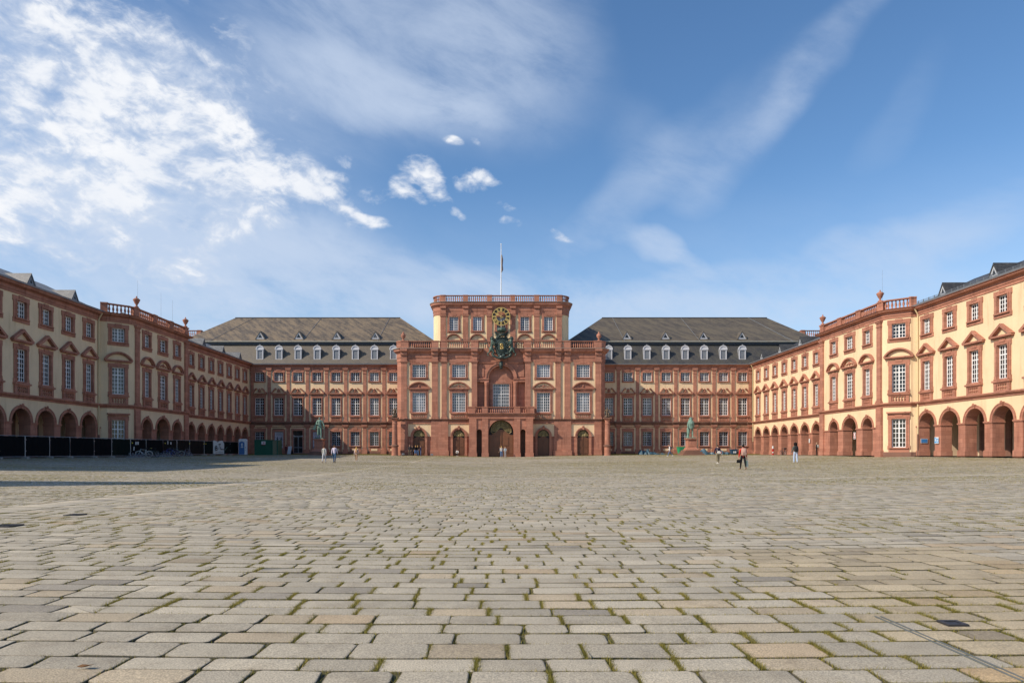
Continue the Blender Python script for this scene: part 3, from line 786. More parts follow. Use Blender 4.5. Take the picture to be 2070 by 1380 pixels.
# ------------------------------------------------------------------ centre block
TOWERY = mat_plaster("pale_ochre_plaster", (.76,.60,.37))
C0 = thing('palace_centre_block', 'tall red sandstone centre of the palace with balcony, four fanlight doors and round-cornered attic tower', 'palace', (0,114,0))
PL = [(-17.45,7),(-17.45,.75),(-16.7,0),(16.7,0),(17.45,.75),(17.45,7)]
DX = [13.7,7.06]
holes = []
for s in (-1,1):
    for k, x in enumerate(DX): holes += [hole('state_tall',s*x,7.12),hole('state_small',s*x,12.89)]
for s in (-1,1):
    a, b = sorted((s*16.7,s*4.0))
    MB().grid(a,b,5.9,15.6,holes).build('plaster_wall', YEL, C0)
    c = MB()
    P = [(s*16.7,0),(s*17.45,.75),(s*17.45,7)]
    for p,q in zip(P[:-1],P[1:]): c.quad((*p,-1),(*q,-1),(*q,17.6),(*p,17.6))
    c.build('corner_wall', RED, C0)
    for k, x in enumerate(DX):
        window(C0,'state_tall_filled' if k == 0 else 'state_tall',s*x,7.12); window(C0,'state_small',s*x,12.89)
    # ground floor: yellow field with arched door
    for (xl,xr),x in (((11.7,15.57),DX[0]),((5.2,8.85),DX[1])):
        a, b = sorted((s*xl,s*xr))
        m = MB(); arch_face(m,a,b,3.05,5.15,s*x,1.1,1.22,.1); m.build('plaster_wall', YEL, C0)
        m = MB(); m.quad((a,.14,-1),(s*x-1.1,.14,-1),(s*x-1.1,.14,3.0),(a,.14,3.0)); m.box(a,s*x-1.1,.05,.2,3.0,3.06); m.build('recessed_field', RED, C0)
        m = MB(); m.quad((s*x+1.1,.14,-1),(b,.14,-1),(b,.14,3.0),(s*x+1.1,.14,3.0)); m.box(s*x+1.1,b,.05,.2,3.0,3.06); m.build('recessed_field', RED, C0)
        MB().box(a,b,-.02,.3,5.15,5.62).build('stone_band', RED, C0)
        m = MB(); archivolt(m,s*x,3.08,1.0,1.1,.36,-.12,.09,.6); archivolt(m,s*x,3.08,1.22,1.32,.16,-.2,-.1205)
        m.prism([(s*x-.13,4.16),(s*x+.13,4.16),(s*x+.2,4.72),(s*x-.2,4.72)],-.3,-.0); m.ball((s*x,-.25,4.7),.17,.13,.16,8,5)
        for t in (-1,1):
            p0, p1 = sorted((s*x+t*1.0,s*x+t*1.36)); m.box(p0,p1,-.12,.6,-1,2.94); m.box(p0-.06,p1+.06,-.2,.6,2.94,3.08); m.box(p0-.05,p1+.05,-.19,.6,-1,.15)
        m.build('door_arch', RED, C0)
        d = MB(); d.prism([(-1,-.9),(1,-.9),(1,2.75),(.75,2.8),(.4,2.98),(0,3.18),(-.4,2.98),(-.75,2.8),(-1,2.75)],.22,.35)
        for t in (-1,1):
            for z0,z1 in ((.15,1.05),(1.2,2.6)):
                p0,p1 = sorted((t*.14,t*.86)); d.box(p0,p1,.19,.23,z0,z1); d.box(p0+.08,p1-.08,.165,.2,z0+.08,z1-.08)
        d.box(-.04,.04,.16,.23,-.2,3.1); d.box(-1,1,.0,.3,-.9,-.12)
        d = d.build('door', WOODD if k else WOOD, C0, (s*x,0,0))
        f = MB(); n = 13
        for i in range(n):
            t = R(8+164*i/(n-1)); ex, ez = .98*math.cos(t), 3.05+1.04*math.sin(t); f.tube([(0,.2,3.02),(ex*.5,.18,3.02+(ez-3.02)*.55),(ex,.2,ez)], .03, 5)
        for rr in (.45,.68,.9): f.tube([(rr*math.cos(R(t)),.2,3.03+rr*1.05*math.sin(R(t))) for t in range(8,173,12)], .025, 5)
        for i in range(10):
            t = R(17+146*i/9); f.ball((.78*math.cos(t),.2,3.03+.82*math.sin(t)), .09,.03,.09,6,4); f.ball((.56*math.cos(t),.2,3.03+.59*math.sin(t)), .07,.03,.07,6,4)
        f.ball((0,.18,3.2),.16,.06,.14,8,5); f.build('fanlight_grille', OLDGOLD, d)
        MB().prism(arc_pts(0,2.7,1.02,1.5,14,0,180),.3,.32).build('fanlight', BLACK, d)
    m = MB(); a,b = sorted((s*8.85,s*11.7)); m.box(a,b,-.12,.2,.75,5.64); m.box(a-.12,b+.12,-.26,.2,-1,.68); m.box(a-.06,b+.06,-.2,.2,.68,.75); m.build('pier', RED, C0)
    m = MB(); a,b = sorted((s*15.57,s*16.75)); m.box(a,b,-.1,.2,.75,5.64); m.box(a-.06,b+.06,-.24,.2,-1,.75); m.build('pier', RED, C0)
    pw = [((s*15.72,s*16.68)),((s*10.57,s*11.54)),((s*9.06,s*9.92)),((s*4.0,s*4.92))]
    for a,b in pw: pilaster_mesh(abs(b-a),5.95,15.6,.2,.35,.4).build('pilaster', RED, C0, ((a+b)/2,0,0))
    pl = [(s*3.75,.5),(s*3.75,0),(s*16.7,0),(s*17.45,.75),(s*17.45,7)]
    if s < 0: pl = pl[::-1]
    bp = [(s*5.0,0),(s*16.7,0),(s*17.45,.75),(s*17.45,7)]
    if s < 0: bp = bp[::-1]
    MB().sweep(bp, BELT(5.62,5.96)).build('string_course', REDD, C0)
    MB().sweep(pl, ENT(15.5,17.66,1.1)).build('cornice', RED, C0)
    MB().sweep(pl, [(.74,17.6),(.78,17.69),(-.3,17.69),(-.3,17.6)]).build('cornice_flashing', CREST_LEAD, C0)
    for a,b in pw:
        m = MB(); c = (a+b)/2; w = abs(b-a)/2; m.box(c-w-.02,c+w+.02,-.3,-.0,15.6,16.55); m.box(c-w-.08,c+w+.08,-.5,-.1,16.58,17.05); m.box(c-w-.1,c+w+.1,-.8,-.3,17.18,17.58); m.build('cornice_block', RED, C0)
    mp = MB().box(s*4.1-.9*(s<0), s*4.1+.9*(s>0), 0,.6,17.6,17.68)
# central bay: arch over the salon window
m = MB(); arch_face(m,-4.0,4.0,12.75,17.7,0,2.1,2.12,.3,24); m.build('arch_wall', RED, C0)
m = MB(); archivolt(m,0,12.75,2.1,2.12,.5,.12,.3,.8,24); archivolt(m,0,12.75,2.45,2.47,.2,.0,.1195,None,24)
m.build('great_arch', RED, C0)
MB().grid(-4.05,4.05,5.9,15.3,[hole('salon',0,6.9)],.8).build('recess_wall', RED, C0)
m = MB(); m.quad((-4.0,.0,5.9),(-4.0,.8,5.9),(-4.0,.8,13),(-4.0,.0,13)); m.quad((4.0,.8,5.9),(4.0,.0,5.9),(4.0,.0,13),(4.0,.8,13)); m.build('recess_side', RED, C0)
window(C0,'salon',0,6.9,.8)
for s in (-1,1):
    m = MB(); a,b = sorted((s*2.05,s*4.0)); m.box(a,b,.06,.78,12.15,12.72); m.box(a-.04,b+.04,-.06,.78,12.55,12.7); m.build('impost', RED, C0)
    m = MB(); m.lathe([(.46,6.75),(.46,6.9),(.38,7.0),(.37,7.3),(.33,11.6),(.38,11.7),(.36,11.8),(.46,12.0),(.46,12.15)],16,s*2.42,.36,0); m.build('column', RED, C0, smooth=True)
    m = MB(); a,b = sorted((s*2.85,s*3.85)); m.box(a,b,.22,.3,13.05,15.0); m.build('wall_panel', RED, C0)
m = MB(); m.sweep([(-3.75,.3),(3.75,.3)], [(0,15.25),(.12,15.25),(.2,15.5),(0,15.5)]); m.build('moulding', RED, C0)
# portal block with balcony
PY = -2.0
m = MB(); arch_face(m,-2.95,2.95,3.6,6.0,0,2.05,2.1,PY,24); m.quad((-2.95,PY,-1),(-2.05,PY,-1),(-2.05,PY,3.6),(-2.95,PY,3.6)); m.quad((2.05,PY,-1),(2.95,PY,-1),(2.95,PY,3.6),(2.05,PY,3.6))
for s in (-1,1):
    a,b = sorted((s*2.95,s*5.2)); arch_face(m,a,b,3.75,6.0,s*3.58,.42,.42,PY,12)
    m.box(*sorted((s*4.0,s*5.2)),PY,.1,-1,3.75); m.quad((s*5.2,PY,3.75),(s*5.2,0.1,3.75),(s*5.2,.1,6),(s*5.2,PY,6))
    m.box(*sorted((s*2.95,s*3.16)),PY+.002,-.4,-1,3.75)
    m.quad((s*2.05,PY,-1),(s*2.05,.3,-1),(s*2.05,.3,3.6),(s*2.05,PY,3.6)); m.quad((s*3.16,PY,-1),(s*3.16,-.5,-1),(s*3.16,-.5,4.2),(s*3.16,PY,4.2))
P = arc_pts(0,3.6,2.05,2.1,24)
for i in range(24): m.quad((P[i][0],PY,P[i][1]),(P[i][0],.3,P[i][1]),(P[i+1][0],.3,P[i+1][1]),(P[i+1][0],PY,P[i+1][1]))
m.build('portal', RED, C0)
for s in (-1,1):
    m = MB(); a,b = sorted((s*4.04,s*5.25)); m.box(a,b,PY-.16,PY+.3,.3,5.9); m.box(a-.1,b+.1,PY-.3,PY+.4,-1,.3); m.build('pier', RED, C0)
    m = MB(); a,b = sorted((s*2.12,s*3.12)); m.box(a,b,PY-.14,PY+.3,.3,5.9); m.box(a-.08,b+.1,PY-.28,PY+.4,-1,.3); m.build('pier', RED, C0)
    MB().quad((s*3.16,-.5,-1),(s*4.0,-.5,-1),(s*4.0,-.5,4.3),(s*3.16,-.5,4.3)).build('niche', REDD, C0)
m = MB(); m.sweep([(-5.3,.2),(-5.3,PY),(5.3,PY),(5.3,.2)], [(-.2,5.88),(.17,5.88),(.17,6.3),(.22,6.34),(.22,6.46),(.36,6.6),(-.2,6.6)]); m.box(-5.4,5.4,PY-.1,.2,6.2,6.58); m.build('entablature', RED, C0)
m = MB(); m.sweep([(-5.3,.2),(-5.3,PY),(5.3,PY),(5.3,.2)], [(-.3,6.6),(.42,6.6),(.46,6.74),(-.3,6.74)]); m.box(-5.1,5.1,PY+.2,1.2,6.58,6.73); m.build('balcony_slab', CREST_STONE if 'CREST_STONE' in globals() else REDD, C0)
balustrade(C0, [(-5.3,-.1),(-5.3,PY),(5.3,PY),(5.3,-.1)], 6.74, [(0,.35),(1.55,2.95),(4.05,5.0),(9.4,10.35),(11.45,12.85),(14.05,14.4)], 1.14, None, None, .33)
d = MB(); pr = [(-2.05,-.9),(2.05,-.9),(2.05,3.3),(1.6,3.25),(1.0,3.65),(.5,4.05),(.15,4.15),(-.15,4.15),(-.5,4.05),(-1.0,3.65),(-1.6,3.25),(-2.05,3.3)]
d.prism(pr,.1,.28)
for t in (-1,1):
    for z0,z1 in ((.2,1.2),(1.4,3.0)):
        p0,p1 = sorted((t*.25,t*1.25)); d.box(p0,p1,.05,.11,z0,z1); d.box(p0+.12,p1-.12,.02,.06,z0+.12,z1-.12)
    p0,p1 = sorted((t*1.35,t*1.95)); d.box(p0,p1,.06,.11,.2,3.1)
d.box(-.06,.06,.0,.11,-.5,4.0); d.ball((-.2,.0,1.1),.06); d = d.build('main_door', WOOD, C0, (0,-1.25,0))
f = MB(); n = 17
for i in range(n):
    t = R(-6+192*i/(n-1)); f.tube([(.35*math.cos(t),.06,4.2+.2*math.sin(t)),(1.0*math.cos(t),.03,4.1+.95*math.sin(t)),(1.68*math.cos(t),.06,4.0+1.55*math.sin(t))], .036, 5)
for rr in (.55,.85,1.15,1.42,1.7): f.tube([(rr*math.cos(R(t)),.06,4.05+rr*.91*math.sin(R(t))) for t in range(-14,195,9)], .03, 5)
for ri_,nn in ((.7,11),(1.0,15),(1.28,19),(1.56,23)):
    for i in range(nn):
        t = R(-8+196*i/(nn-1)); f.ball((ri_*math.cos(t),.06,4.05+ri_*.91*math.sin(t)), .088,.03,.088,6,4)
f.tube([(1.7,.06,3.8),(1.35,.06,3.5),(.9,.06,3.72),(.55,.06,4.12)], .05, 6); f.tube([(-1.7,.06,3.8),(-1.35,.06,3.5),(-.9,.06,3.72),(-.55,.06,4.12)], .05, 6)
f.build('fanlight_grille', OLDGOLD, d)
MB().prism(arc_pts(0,3.0,2.06,2.72,20,0,180),.2,.24).build('fanlight', BLACK, d)
# roof deck, attic balustrade
m = MB(); m.quad((-17.4,.75,17.62),(17.4,.75,17.62),(17.4,22,17.62),(-17.4,22,17.62)); m.box(-17.4,17.4,21.6,22,-1,17.7); m.build('roof_deck', LEAD, C0)
bpl = [(-17.45,5),(-17.45,.75),(-16.7,0),(-3.75,0),(-3.75,.45),(3.75,.45),(3.75,0),(16.7,0),(17.45,.75),(17.45,5)]
at_, TT_ = walk(bpl); c0 = 4.25+1.0607; mid_ = TT_/2
fx = lambda x: c0+(x+16.7)
pd = [(3.6,c0+1.25),(fx(-11.6),fx(-10.45)),(fx(-9.95),fx(-8.95)),(fx(-5.05),fx(-3.8))]
pd = pd+[(TT_-b,TT_-a) for a,b in pd[::-1]]
balustrade(C0, bpl, 17.69, pd, 1.3, None, None, .34)
# attic tower with rounded corners
TW, TR, TY = 11.75, 1.9, 3.0
tp = [(-TW,19)]+[(-TW+TR-TR*math.cos(R(t)),TY+TR-TR*math.sin(R(t))) for t in range(0,91,15)]+[(TW-TR+TR*math.sin(R(t)),TY+TR-TR*math.cos(R(t))) for t in range(0,91,15)]+[(TW,19)]
tw = MB()
for p,q in zip(tp[:-1],tp[1:]):
    if abs(p[1]-TY)<1e-6 and abs(q[1]-TY)<1e-6: continue
    tw.quad((*p,17.5),(*q,17.5),(*q,24.1),(*p,24.1))
hs = [hole('tower',x,21.2) for x in (-8.1,-4.06,0,4.06,8.1)]
tw.grid(-TW+TR,TW-TR,17.5,24.1,hs,TY); tw.build('tower_wall', TOWERY, C0)
for x in (-8.1,-4.06,0,4.06,8.1): window(C0,'tower',x,21.2,TY)
for x in (-8.1,-4.06,4.06,8.1):
    p = ped_seg(1.32,19.45,1.25); p.build('pediment', RED, C0, (x,TY,0))
for a,b in ((-10.4,-9.5),(-6.55,-5.65),(-2.45,-1.55),(1.55,2.45),(5.65,6.55),(9.5,10.4)):
    m = MB(); m.box(a,b,TY-.16,TY+.02,17.6,23.6); m.box(a-.06,b+.06,TY-.22,TY+.02,23.6,23.72); m.box(a-.1,b+.1,TY-.26,TY+.02,23.72,23.96)
    m.box(a-.02,b+.02,TY-.3,TY-.05,24.0,24.9); m.box(a-.06,b+.06,TY-.5,TY-.1,25.0,25.35); m.build('pilaster', RED, C0)
MB().sweep(tp, ENT(23.94,26.06,1.0)).build('cornice', RED, C0)
MB().sweep(tp, [(.66,26.02),(.7,26.1),(-.3,26.1),(-.3,26.02)]).build('cornice_flashing', CREST_LEAD, C0)
MB().add([(*p,26.05) for p in tp],[tuple(range(len(tp)))]).build('roof_deck', LEAD, C0)
at_, TT_ = walk(tp); hf = TT_/2
pd = [(0,.8),(6.0,7.0),(hf-11.9,hf-10.9)]+[(hf+c-.45,hf+c+.45) for c in (-6.1,-2.0)]
pd = [(0,.8),(5,6),(10,11),(hf-10.45,hf-9.5),(hf-6.55,hf-5.65),(hf-2.45,hf-1.55)]
pd = pd+[(TT_-b,TT_-a) for a,b in pd[::-1]]
balustrade(C0, tp, 26.1, pd, 1.2, None, None, .34)
# ------------------------------------------------------------------ ground
rng = np.random.default_rng(11)
def np_mesh(name, verts, loops, starts, mats, colors=None, smooth=False):
    me = bpy.data.meshes.new(name)
    me.vertices.add(len(verts)); me.vertices.foreach_set('co', np.asarray(verts, np.float32).ravel())
    me.loops.add(len(loops)); me.loops.foreach_set('vertex_index', np.asarray(loops, np.int32))
    me.polygons.add(len(starts)); me.polygons.foreach_set('loop_start', np.asarray(starts, np.int32))
    if colors is not None:
        a = me.color_attributes.new('tint', 'FLOAT_COLOR', 'POINT')
        a.data.foreach_set('color', np.asarray(colors, np.float32).ravel())
    for m in mats: me.materials.append(m)
    me.update(calc_edges=True); me.validate()
    if smooth: me.polygons.foreach_set('use_smooth', np.ones(len(starts), bool))
    return me
def soil_mat():
    m, t, b = new_mat('joint_soil'); p, o = world_pos(t)
    n = t.noise(p, 9, 5, .7); n2 = t.noise(p, .25, 4, .6)
    c = t.mix(t.ramp(n,.4,.65), (.075,.064,.040), (.095,.105,.030))
    c = t.mix(t.ramp(n2,.4,.7), c, (.13,.12,.06))
    t.l.new(c, b.inputs['Base Color']); b.inputs['Roughness'].default_value = .95; bump(t,b,n,.6,.03); return m
def stone_mat():
    m, t, b = new_mat('granite_setts'); p, o = world_pos(t)
    at = t.new('ShaderNodeAttribute', attribute_name='tint')
    g = t.noise(p, 95, 3, .7); g2 = t.noise(p, 260, 2, .6); pt = t.noise(p, 3.2, 5, .6)
    v = t.new('ShaderNodeTexVoronoi'); v.inputs['Scale'].default_value = 130; t.l.new(p, v.inputs['Vector'])
    c = t.mix(1.0, at.outputs['Color'], t.mix(t.ramp(g,.36,.66), (.64,.64,.66), (1.24,1.23,1.21)), 'MULTIPLY')
    c = t.mix(t.ramp(g2,.55,.75,0,.35), c, (.55,.53,.5))
    c = t.mix(t.ramp(v.outputs['Distance'],.0,.22,.5,0), c, (.06,.06,.065))
    c = t.mix(t.ramp(pt,.46,.74,0,.6), c, t.mix(1.0, c, (.66,.63,.6), 'MULTIPLY'))
    t.l.new(c, b.inputs['Base Color']); b.inputs['Roughness'].default_value = .72; b.inputs['Specular IOR Level'].default_value = .35
    bump(t, b, t.math('ADD', t.math('MULTIPLY', pt, 2.5), g), .55, .010); return m
SOIL, SETT = soil_mat(), stone_mat()
gxs = np.concatenate([np.linspace(-420,-60,12), np.linspace(-56,56,57), np.linspace(60,420,12)])
gys = np.concatenate([np.linspace(-160,-10,8), np.linspace(-6,150,79), np.linspace(160,700,10)])
GX, GY = np.meshgrid(gxs, gys); GZ = ground_z(GX,GY)-.019
nx_ = len(gxs); idx = np.arange(GX.size).reshape(GX.shape)
fq = np.stack([idx[:-1,:-1],idx[:-1,1:],idx[1:,1:],idx[1:,:-1]],-1).reshape(-1,4)
g = put('ground', np_mesh('ground', np.stack([GX,GY,GZ],-1).reshape(-1,3), fq.ravel(), np.arange(len(fq))*4, [SOIL], None, True)); tag(g, kind='structure')

def rowset():
    """rows of setts: x0,x1,y0,y1 for each stone; a field of smaller setts lies beyond the runnel on the left"""
    out = []
    def field(xa, xb, ya, yb, depth, ln, ln2, p2):
        y = ya
        while y < yb:
            d = rng.uniform(*depth) if y < 30 else rng.uniform(depth[0]*1.04, depth[1]*1.04)
            lo, hi = max(xa, -min(45.5,.80*y+4.5)), min(xb, min(45.5,.80*y+4.5))
            if hi-lo > .5:
                n = int((hi-lo)/ln[0])+4
                lens = rng.uniform(*ln, n); lens = np.where(rng.random(n)<p2, rng.uniform(*ln2, n), lens)
                e = lo-(rng.random()*.5 if xa < -44 or lo > xa else 0)+np.concatenate([[0],np.cumsum(lens)])
                k = e[:-1] < hi-.12
                x1 = e[1:][k]; 
                if hi >= xb-.01: x1[-1] = hi
                out.append(np.stack([e[:-1][k],x1,np.full(k.sum(),y),np.full(k.sum(),y+d)],-1))
            y += d
    field(-9.75, 46, .4, 117.5, (.245,.325), (.30,.60), (.46,.60), .55)
    field(-10.65, -9.75, .4, 117.5, (.5,.8), (.9,.9), (.9,.9), 0)
    field(-46, -10.65, 6, 117.5, (.17,.235), (.18,.32), (.24,.34), .4)
    return np.concatenate(out)
ST = rowset()
cxs, cys = (ST[:,0]+ST[:,1])/2, (ST[:,2]+ST[:,3])/2
keep = ~((np.abs(cxs)<5.6)&(cys>111.6)) & ~((np.abs(cxs)<17.9)&(cys>113.6)) & ~((np.abs(cxs)>41.6)&(cys>74)) & ~((np.abs(cxs)>17.0)&(cys>115.3))
# slot drain and plate low on the right are laid into the setts
DR0, DR1 = at_foot(1775,1262,2), at_foot(2075,1402,2)
ST, cxs, cys = ST[keep], cxs[keep], cys[keep]
N = len(ST)
tint = np.array([.43,.383,.288])*np.ones((N,3))
r = rng.random(N)
tint *= rng.normal(1.0,.085,(N,1))
tint[r<.10] *= np.array([1.02,.95,.86]); tint[(r>.10)&(r<.14)] *= np.array([.76,.76,.79]); tint[(r>.17)&(r<.19)] *= np.array([1.0,.88,.75]); tint[(r>.2)&(r<.3)] *= 1.09
# lighter runnel bands of stone
band = (np.abs(cxs+10.2)<.46) | ((np.abs(cys-31.2)<.75)&(np.abs(cxs)>13))
tint[band] *= np.array([1.09,1.085,1.08])
tint[(cxs>2.8)&(cys<9)&(cxs<6)] *= np.array([1.0,.93,.80])
tint = np.clip(tint,.03,.8)
def build_setts(sel, near):
    s = ST[sel]; n = len(s)
    jx = np.where(rng.random((n,1))<.4, rng.uniform(.008,.016,(n,1)), rng.uniform(.004,.008,(n,1))) if near else np.full((n,1),.005)
    jy = rng.uniform(.006,.013,(n,1)) if near else np.full((n,1),.010)
    x0,x1,y0,y1 = s[:,0:1]+jx, s[:,1:2]-jx, s[:,2:3]+jy, s[:,3:4]-jy
    if near:
        c = rng.uniform(.015,.05,(n,1)); d = c*.3
        X = np.concatenate([x0+c,x0+d,x0,  x0,x0+d,x0+c, x1-c,x1-d,x1, x1,x1-d,x1-c],1)
        Y = np.concatenate([y0,y0+d,y0+c, y1-c,y1-d,y1, y1,y1-d,y1-c, y0+c,y0+d,y0],1)
        X += rng.normal(0,.0055,X.shape); Y += rng.normal(0,.0045,Y.shape)
        rings = [(0.0,-.05),(.0,-.0045),(.004,-.001),(.014,.0)]
    else:
        X = np.concatenate([x0,x0,x1,x1],1); Y = np.concatenate([y0,y1,y1,y0],1)
        rings = [(0.0,-.05),(.0,-.0025),(.006,.0)]
    # X,Y run clockwise seen from above; reverse for upward normals
    X, Y = X[:,::-1], Y[:,::-1]
    m = X.shape[1]; cx, cy = X.mean(1,keepdims=True), Y.mean(1,keepdims=True)
    gzc = ground_z(cx,cy)
    tx, ty, dz = rng.normal(0,.004,(n,1)), rng.normal(0,.006,(n,1)), rng.normal(0,.0014,(n,1))+.0035*np.sin(s[:,2:3]*1371.7)
    if not near: tx, ty, dz = tx*.6, ty*.6, dz
    sx = (ground_z(cx+.1,cy)-ground_z(cx-.1,cy))/.2; sy = (ground_z(cx,cy+.1)-ground_z(cx,cy-.1))/.2
    V = []
    for ins, z in rings:
        ux, uy = X-cx, Y-cy; l = np.hypot(ux,uy); k = 1-ins/np.maximum(l,.08)
        xx, yy = cx+ux*k, cy+uy*k
        V.append(np.stack([xx,yy,gzc+dz+z+(xx-cx)*(tx+sx)+(yy-cy)*(ty+sy)],-1))
    V = np.stack(V,1); k = len(rings); V = V.reshape(n,k*m,3)
    base = (np.arange(n)*k*m)[:,None]
    quads = []
    for q in range(k-1):
        for i in range(m):
            j = (i+1)%m; quads.append([q*m+i,q*m+j,(q+1)*m+j,(q+1)*m+i])
    quads = np.array(quads); L1 = (base[:,:,None]+quads[None]).reshape(n,-1)
    L2 = base+np.arange((k-1)*m,k*m)[None]
    L = np.concatenate([L1,L2],1).ravel()
    per = np.concatenate([np.full(len(quads),4),[m]]); st = np.concatenate([[0],np.cumsum(np.tile(per,n))[:-1]])
    col = np.repeat(np.concatenate([tint[sel],np.ones((n,1))],1),k*m,0).reshape(n,k,m,4)
    col[:,:2,:,:3] = np.array([.082,.073,.044])
    if near: col[:,2,:,:3] *= .66          # earth and moss on the flanks of the stones
    col = col.reshape(-1,4)
    return np_mesh('setts', V.reshape(-1,3), L, st, [SETT], col)
nearsel = cys < 15
p1 = put('paving', build_setts(np.where(nearsel)[0], True)); tag(p1, kind='structure')
p2 = put('paving', build_setts(np.where(~nearsel)[0], False)); tag(p2, kind='structure')

# grass in the joints
def grass_mat():
    m, t, b = new_mat('joint_grass'); at = t.new('ShaderNodeAttribute', attribute_name='tint')
    t.l.new(at.outputs['Color'], b.inputs['Base Color']); b.inputs['Roughness'].default_value = .7
    b.inputs['Specular IOR Level'].default_value = .2
    tr = t.new('ShaderNodeBsdfTranslucent'); t.l.new(at.outputs['Color'], tr.inputs[0])
    mx = t.new('ShaderNodeMixShader'); mx.inputs[0].default_value = .3
    out = m.node_tree.nodes['Material Output']
    t.l.new(b.outputs[0], mx.inputs[1]); t.l.new(tr.outputs[0], mx.inputs[2]); t.l.new(mx.outputs[0], out.inputs[0])
    return m
GRASS = grass_mat()
def vnoise(x, y, s, seed):
    """smooth value noise in numpy"""
    q = np.random.default_rng(seed).random((64,64)); u, v = x/s, y/s
    i, j = np.floor(u).astype(int), np.floor(v).astype(int); fu, fv = u-i, v-j
    fu, fv = fu*fu*(3-2*fu), fv*fv*(3-2*fv)
    a, b_, c, d = q[i%64,j%64], q[(i+1)%64,j%64], q[i%64,(j+1)%64], q[(i+1)%64,(j+1)%64]
    return (a*(1-fu)+b_*fu)*(1-fv)+(c*(1-fu)+d*fu)*fv
def blades(x, y, h, w, dry, lean=.5, seed=0):
    g_ = np.random.default_rng(seed); n = len(x); a = g_.uniform(0,2*np.pi,n); la = g_.uniform(0,2*np.pi,n); ll = h*g_.uniform(.1,lean*1.6,n)
    z = ground_z(x,y)-.012
    p0 = np.stack([x-np.cos(a)*w/2,y-np.sin(a)*w/2,z],-1); p1 = np.stack([x+np.cos(a)*w/2,y+np.sin(a)*w/2,z],-1)
    p2 = np.stack([x+np.cos(la)*ll,y+np.sin(la)*ll,z+h],-1)
    V = np.stack([p0,p1,p2],1).reshape(-1,3)
    c = np.array([.115,.125,.02])[None]*(1-dry[:,None])+np.array([.40,.32,.09])[None]*dry[:,None]
    c = c*g_.uniform(.7,1.35,(n,1))
    C = np.repeat(np.concatenate([c,np.ones((n,1))],1),3,0)
    return V, C
def grass_obj(name, parts):
    V = np.concatenate([p[0] for p in parts]); C = np.concatenate([p[1] for p in parts]); n = len(V)//3
    o = put(name, np_mesh(name, V, np.arange(n*3), np.arange(n)*3, [GRASS], C)); return tag(o, kind='stuff')
parts = []
def joint_grass(sel, per_t, per_r, hmean, wid, seed):
    g_ = np.random.default_rng(seed); s = ST[sel]; n = len(s)
    dens = np.clip((.6*vnoise(cxs[sel]+200,cys[sel]+50,1.3,seed)+.4*vnoise(cxs[sel]+200,cys[sel]+50,4.1,seed+7)-.25)*2.6,0.06,1.9)
    k = g_.poisson(per_t*dens*g_.choice([.25,1,1.9],n)); i = np.repeat(np.arange(n),k); m = len(i)
    x = s[i,0]+g_.normal(0,.012,m); y = s[i,2]+(s[i,3]-s[i,2])*g_.random(m)
    h = np.abs(g_.normal(hmean,hmean*.35,m))+.006
    dry = np.clip(g_.normal(.45,.28,m)+.35*(vnoise(x+99,y,2.2,5)-.5),0,1)
    parts.append(blades(x,y,h,wid,dry,.6,seed))
    k = g_.poisson(per_r*dens); i = np.repeat(np.arange(n),k); m = len(i)
    x = s[i,0]+(s[i,1]-s[i,0])*g_.random(m); y = s[i,2]+g_.normal(0,.009,m)
    h = np.abs(g_.normal(hmean*.62,hmean*.3,m))+.004
    dry = np.clip(g_.normal(.5,.3,m),0,1)
    parts.append(blades(x,y,h,wid,dry,.6,seed+1))
inner = lambda a,b: np.where((cys>=a)&(cys<b))[0]
joint_grass(inner(0,6.5), 210, 240, .022, .0045, 21)
joint_grass(inner(6.5,14), 110, 120, .020, .007, 23)
joint_grass(inner(14,32), 34, 40, .016, .012, 25)
# patchy growth farther out
n = 900000; x = rng.uniform(-44,44,n); y = 24+90*rng.random(n)**1.25
ok = (np.abs(x) < .78*y+3) & ~((np.abs(x)>41.4)&(y>74))
x, y = x[ok], y[ok]
gnn = .5*vnoise(x+300,y*.9,9.0,8)+.3*vnoise(x+50,y,3.0,9)+.2*vnoise(x+90,y,1.0,10)
side_w = np.clip((np.abs(x)-3)/22,0,1)
pr = np.clip((gnn-.38+.12*side_w)*3.4,.08,1)*np.clip((y-20)/14,.1,1)*np.where(np.abs(y-31.2)<.9, .12, 1)
ok = rng.random(len(x)) < pr
x, y = x[ok], y[ok]
parts.append(blades(x,y,np.abs(rng.normal(.02,.008,len(x)))+.006,.02+.0003*y,np.clip(rng.normal(.42,.25,len(x)),0,1),.7,31))
grass_obj('joint_grass', parts)
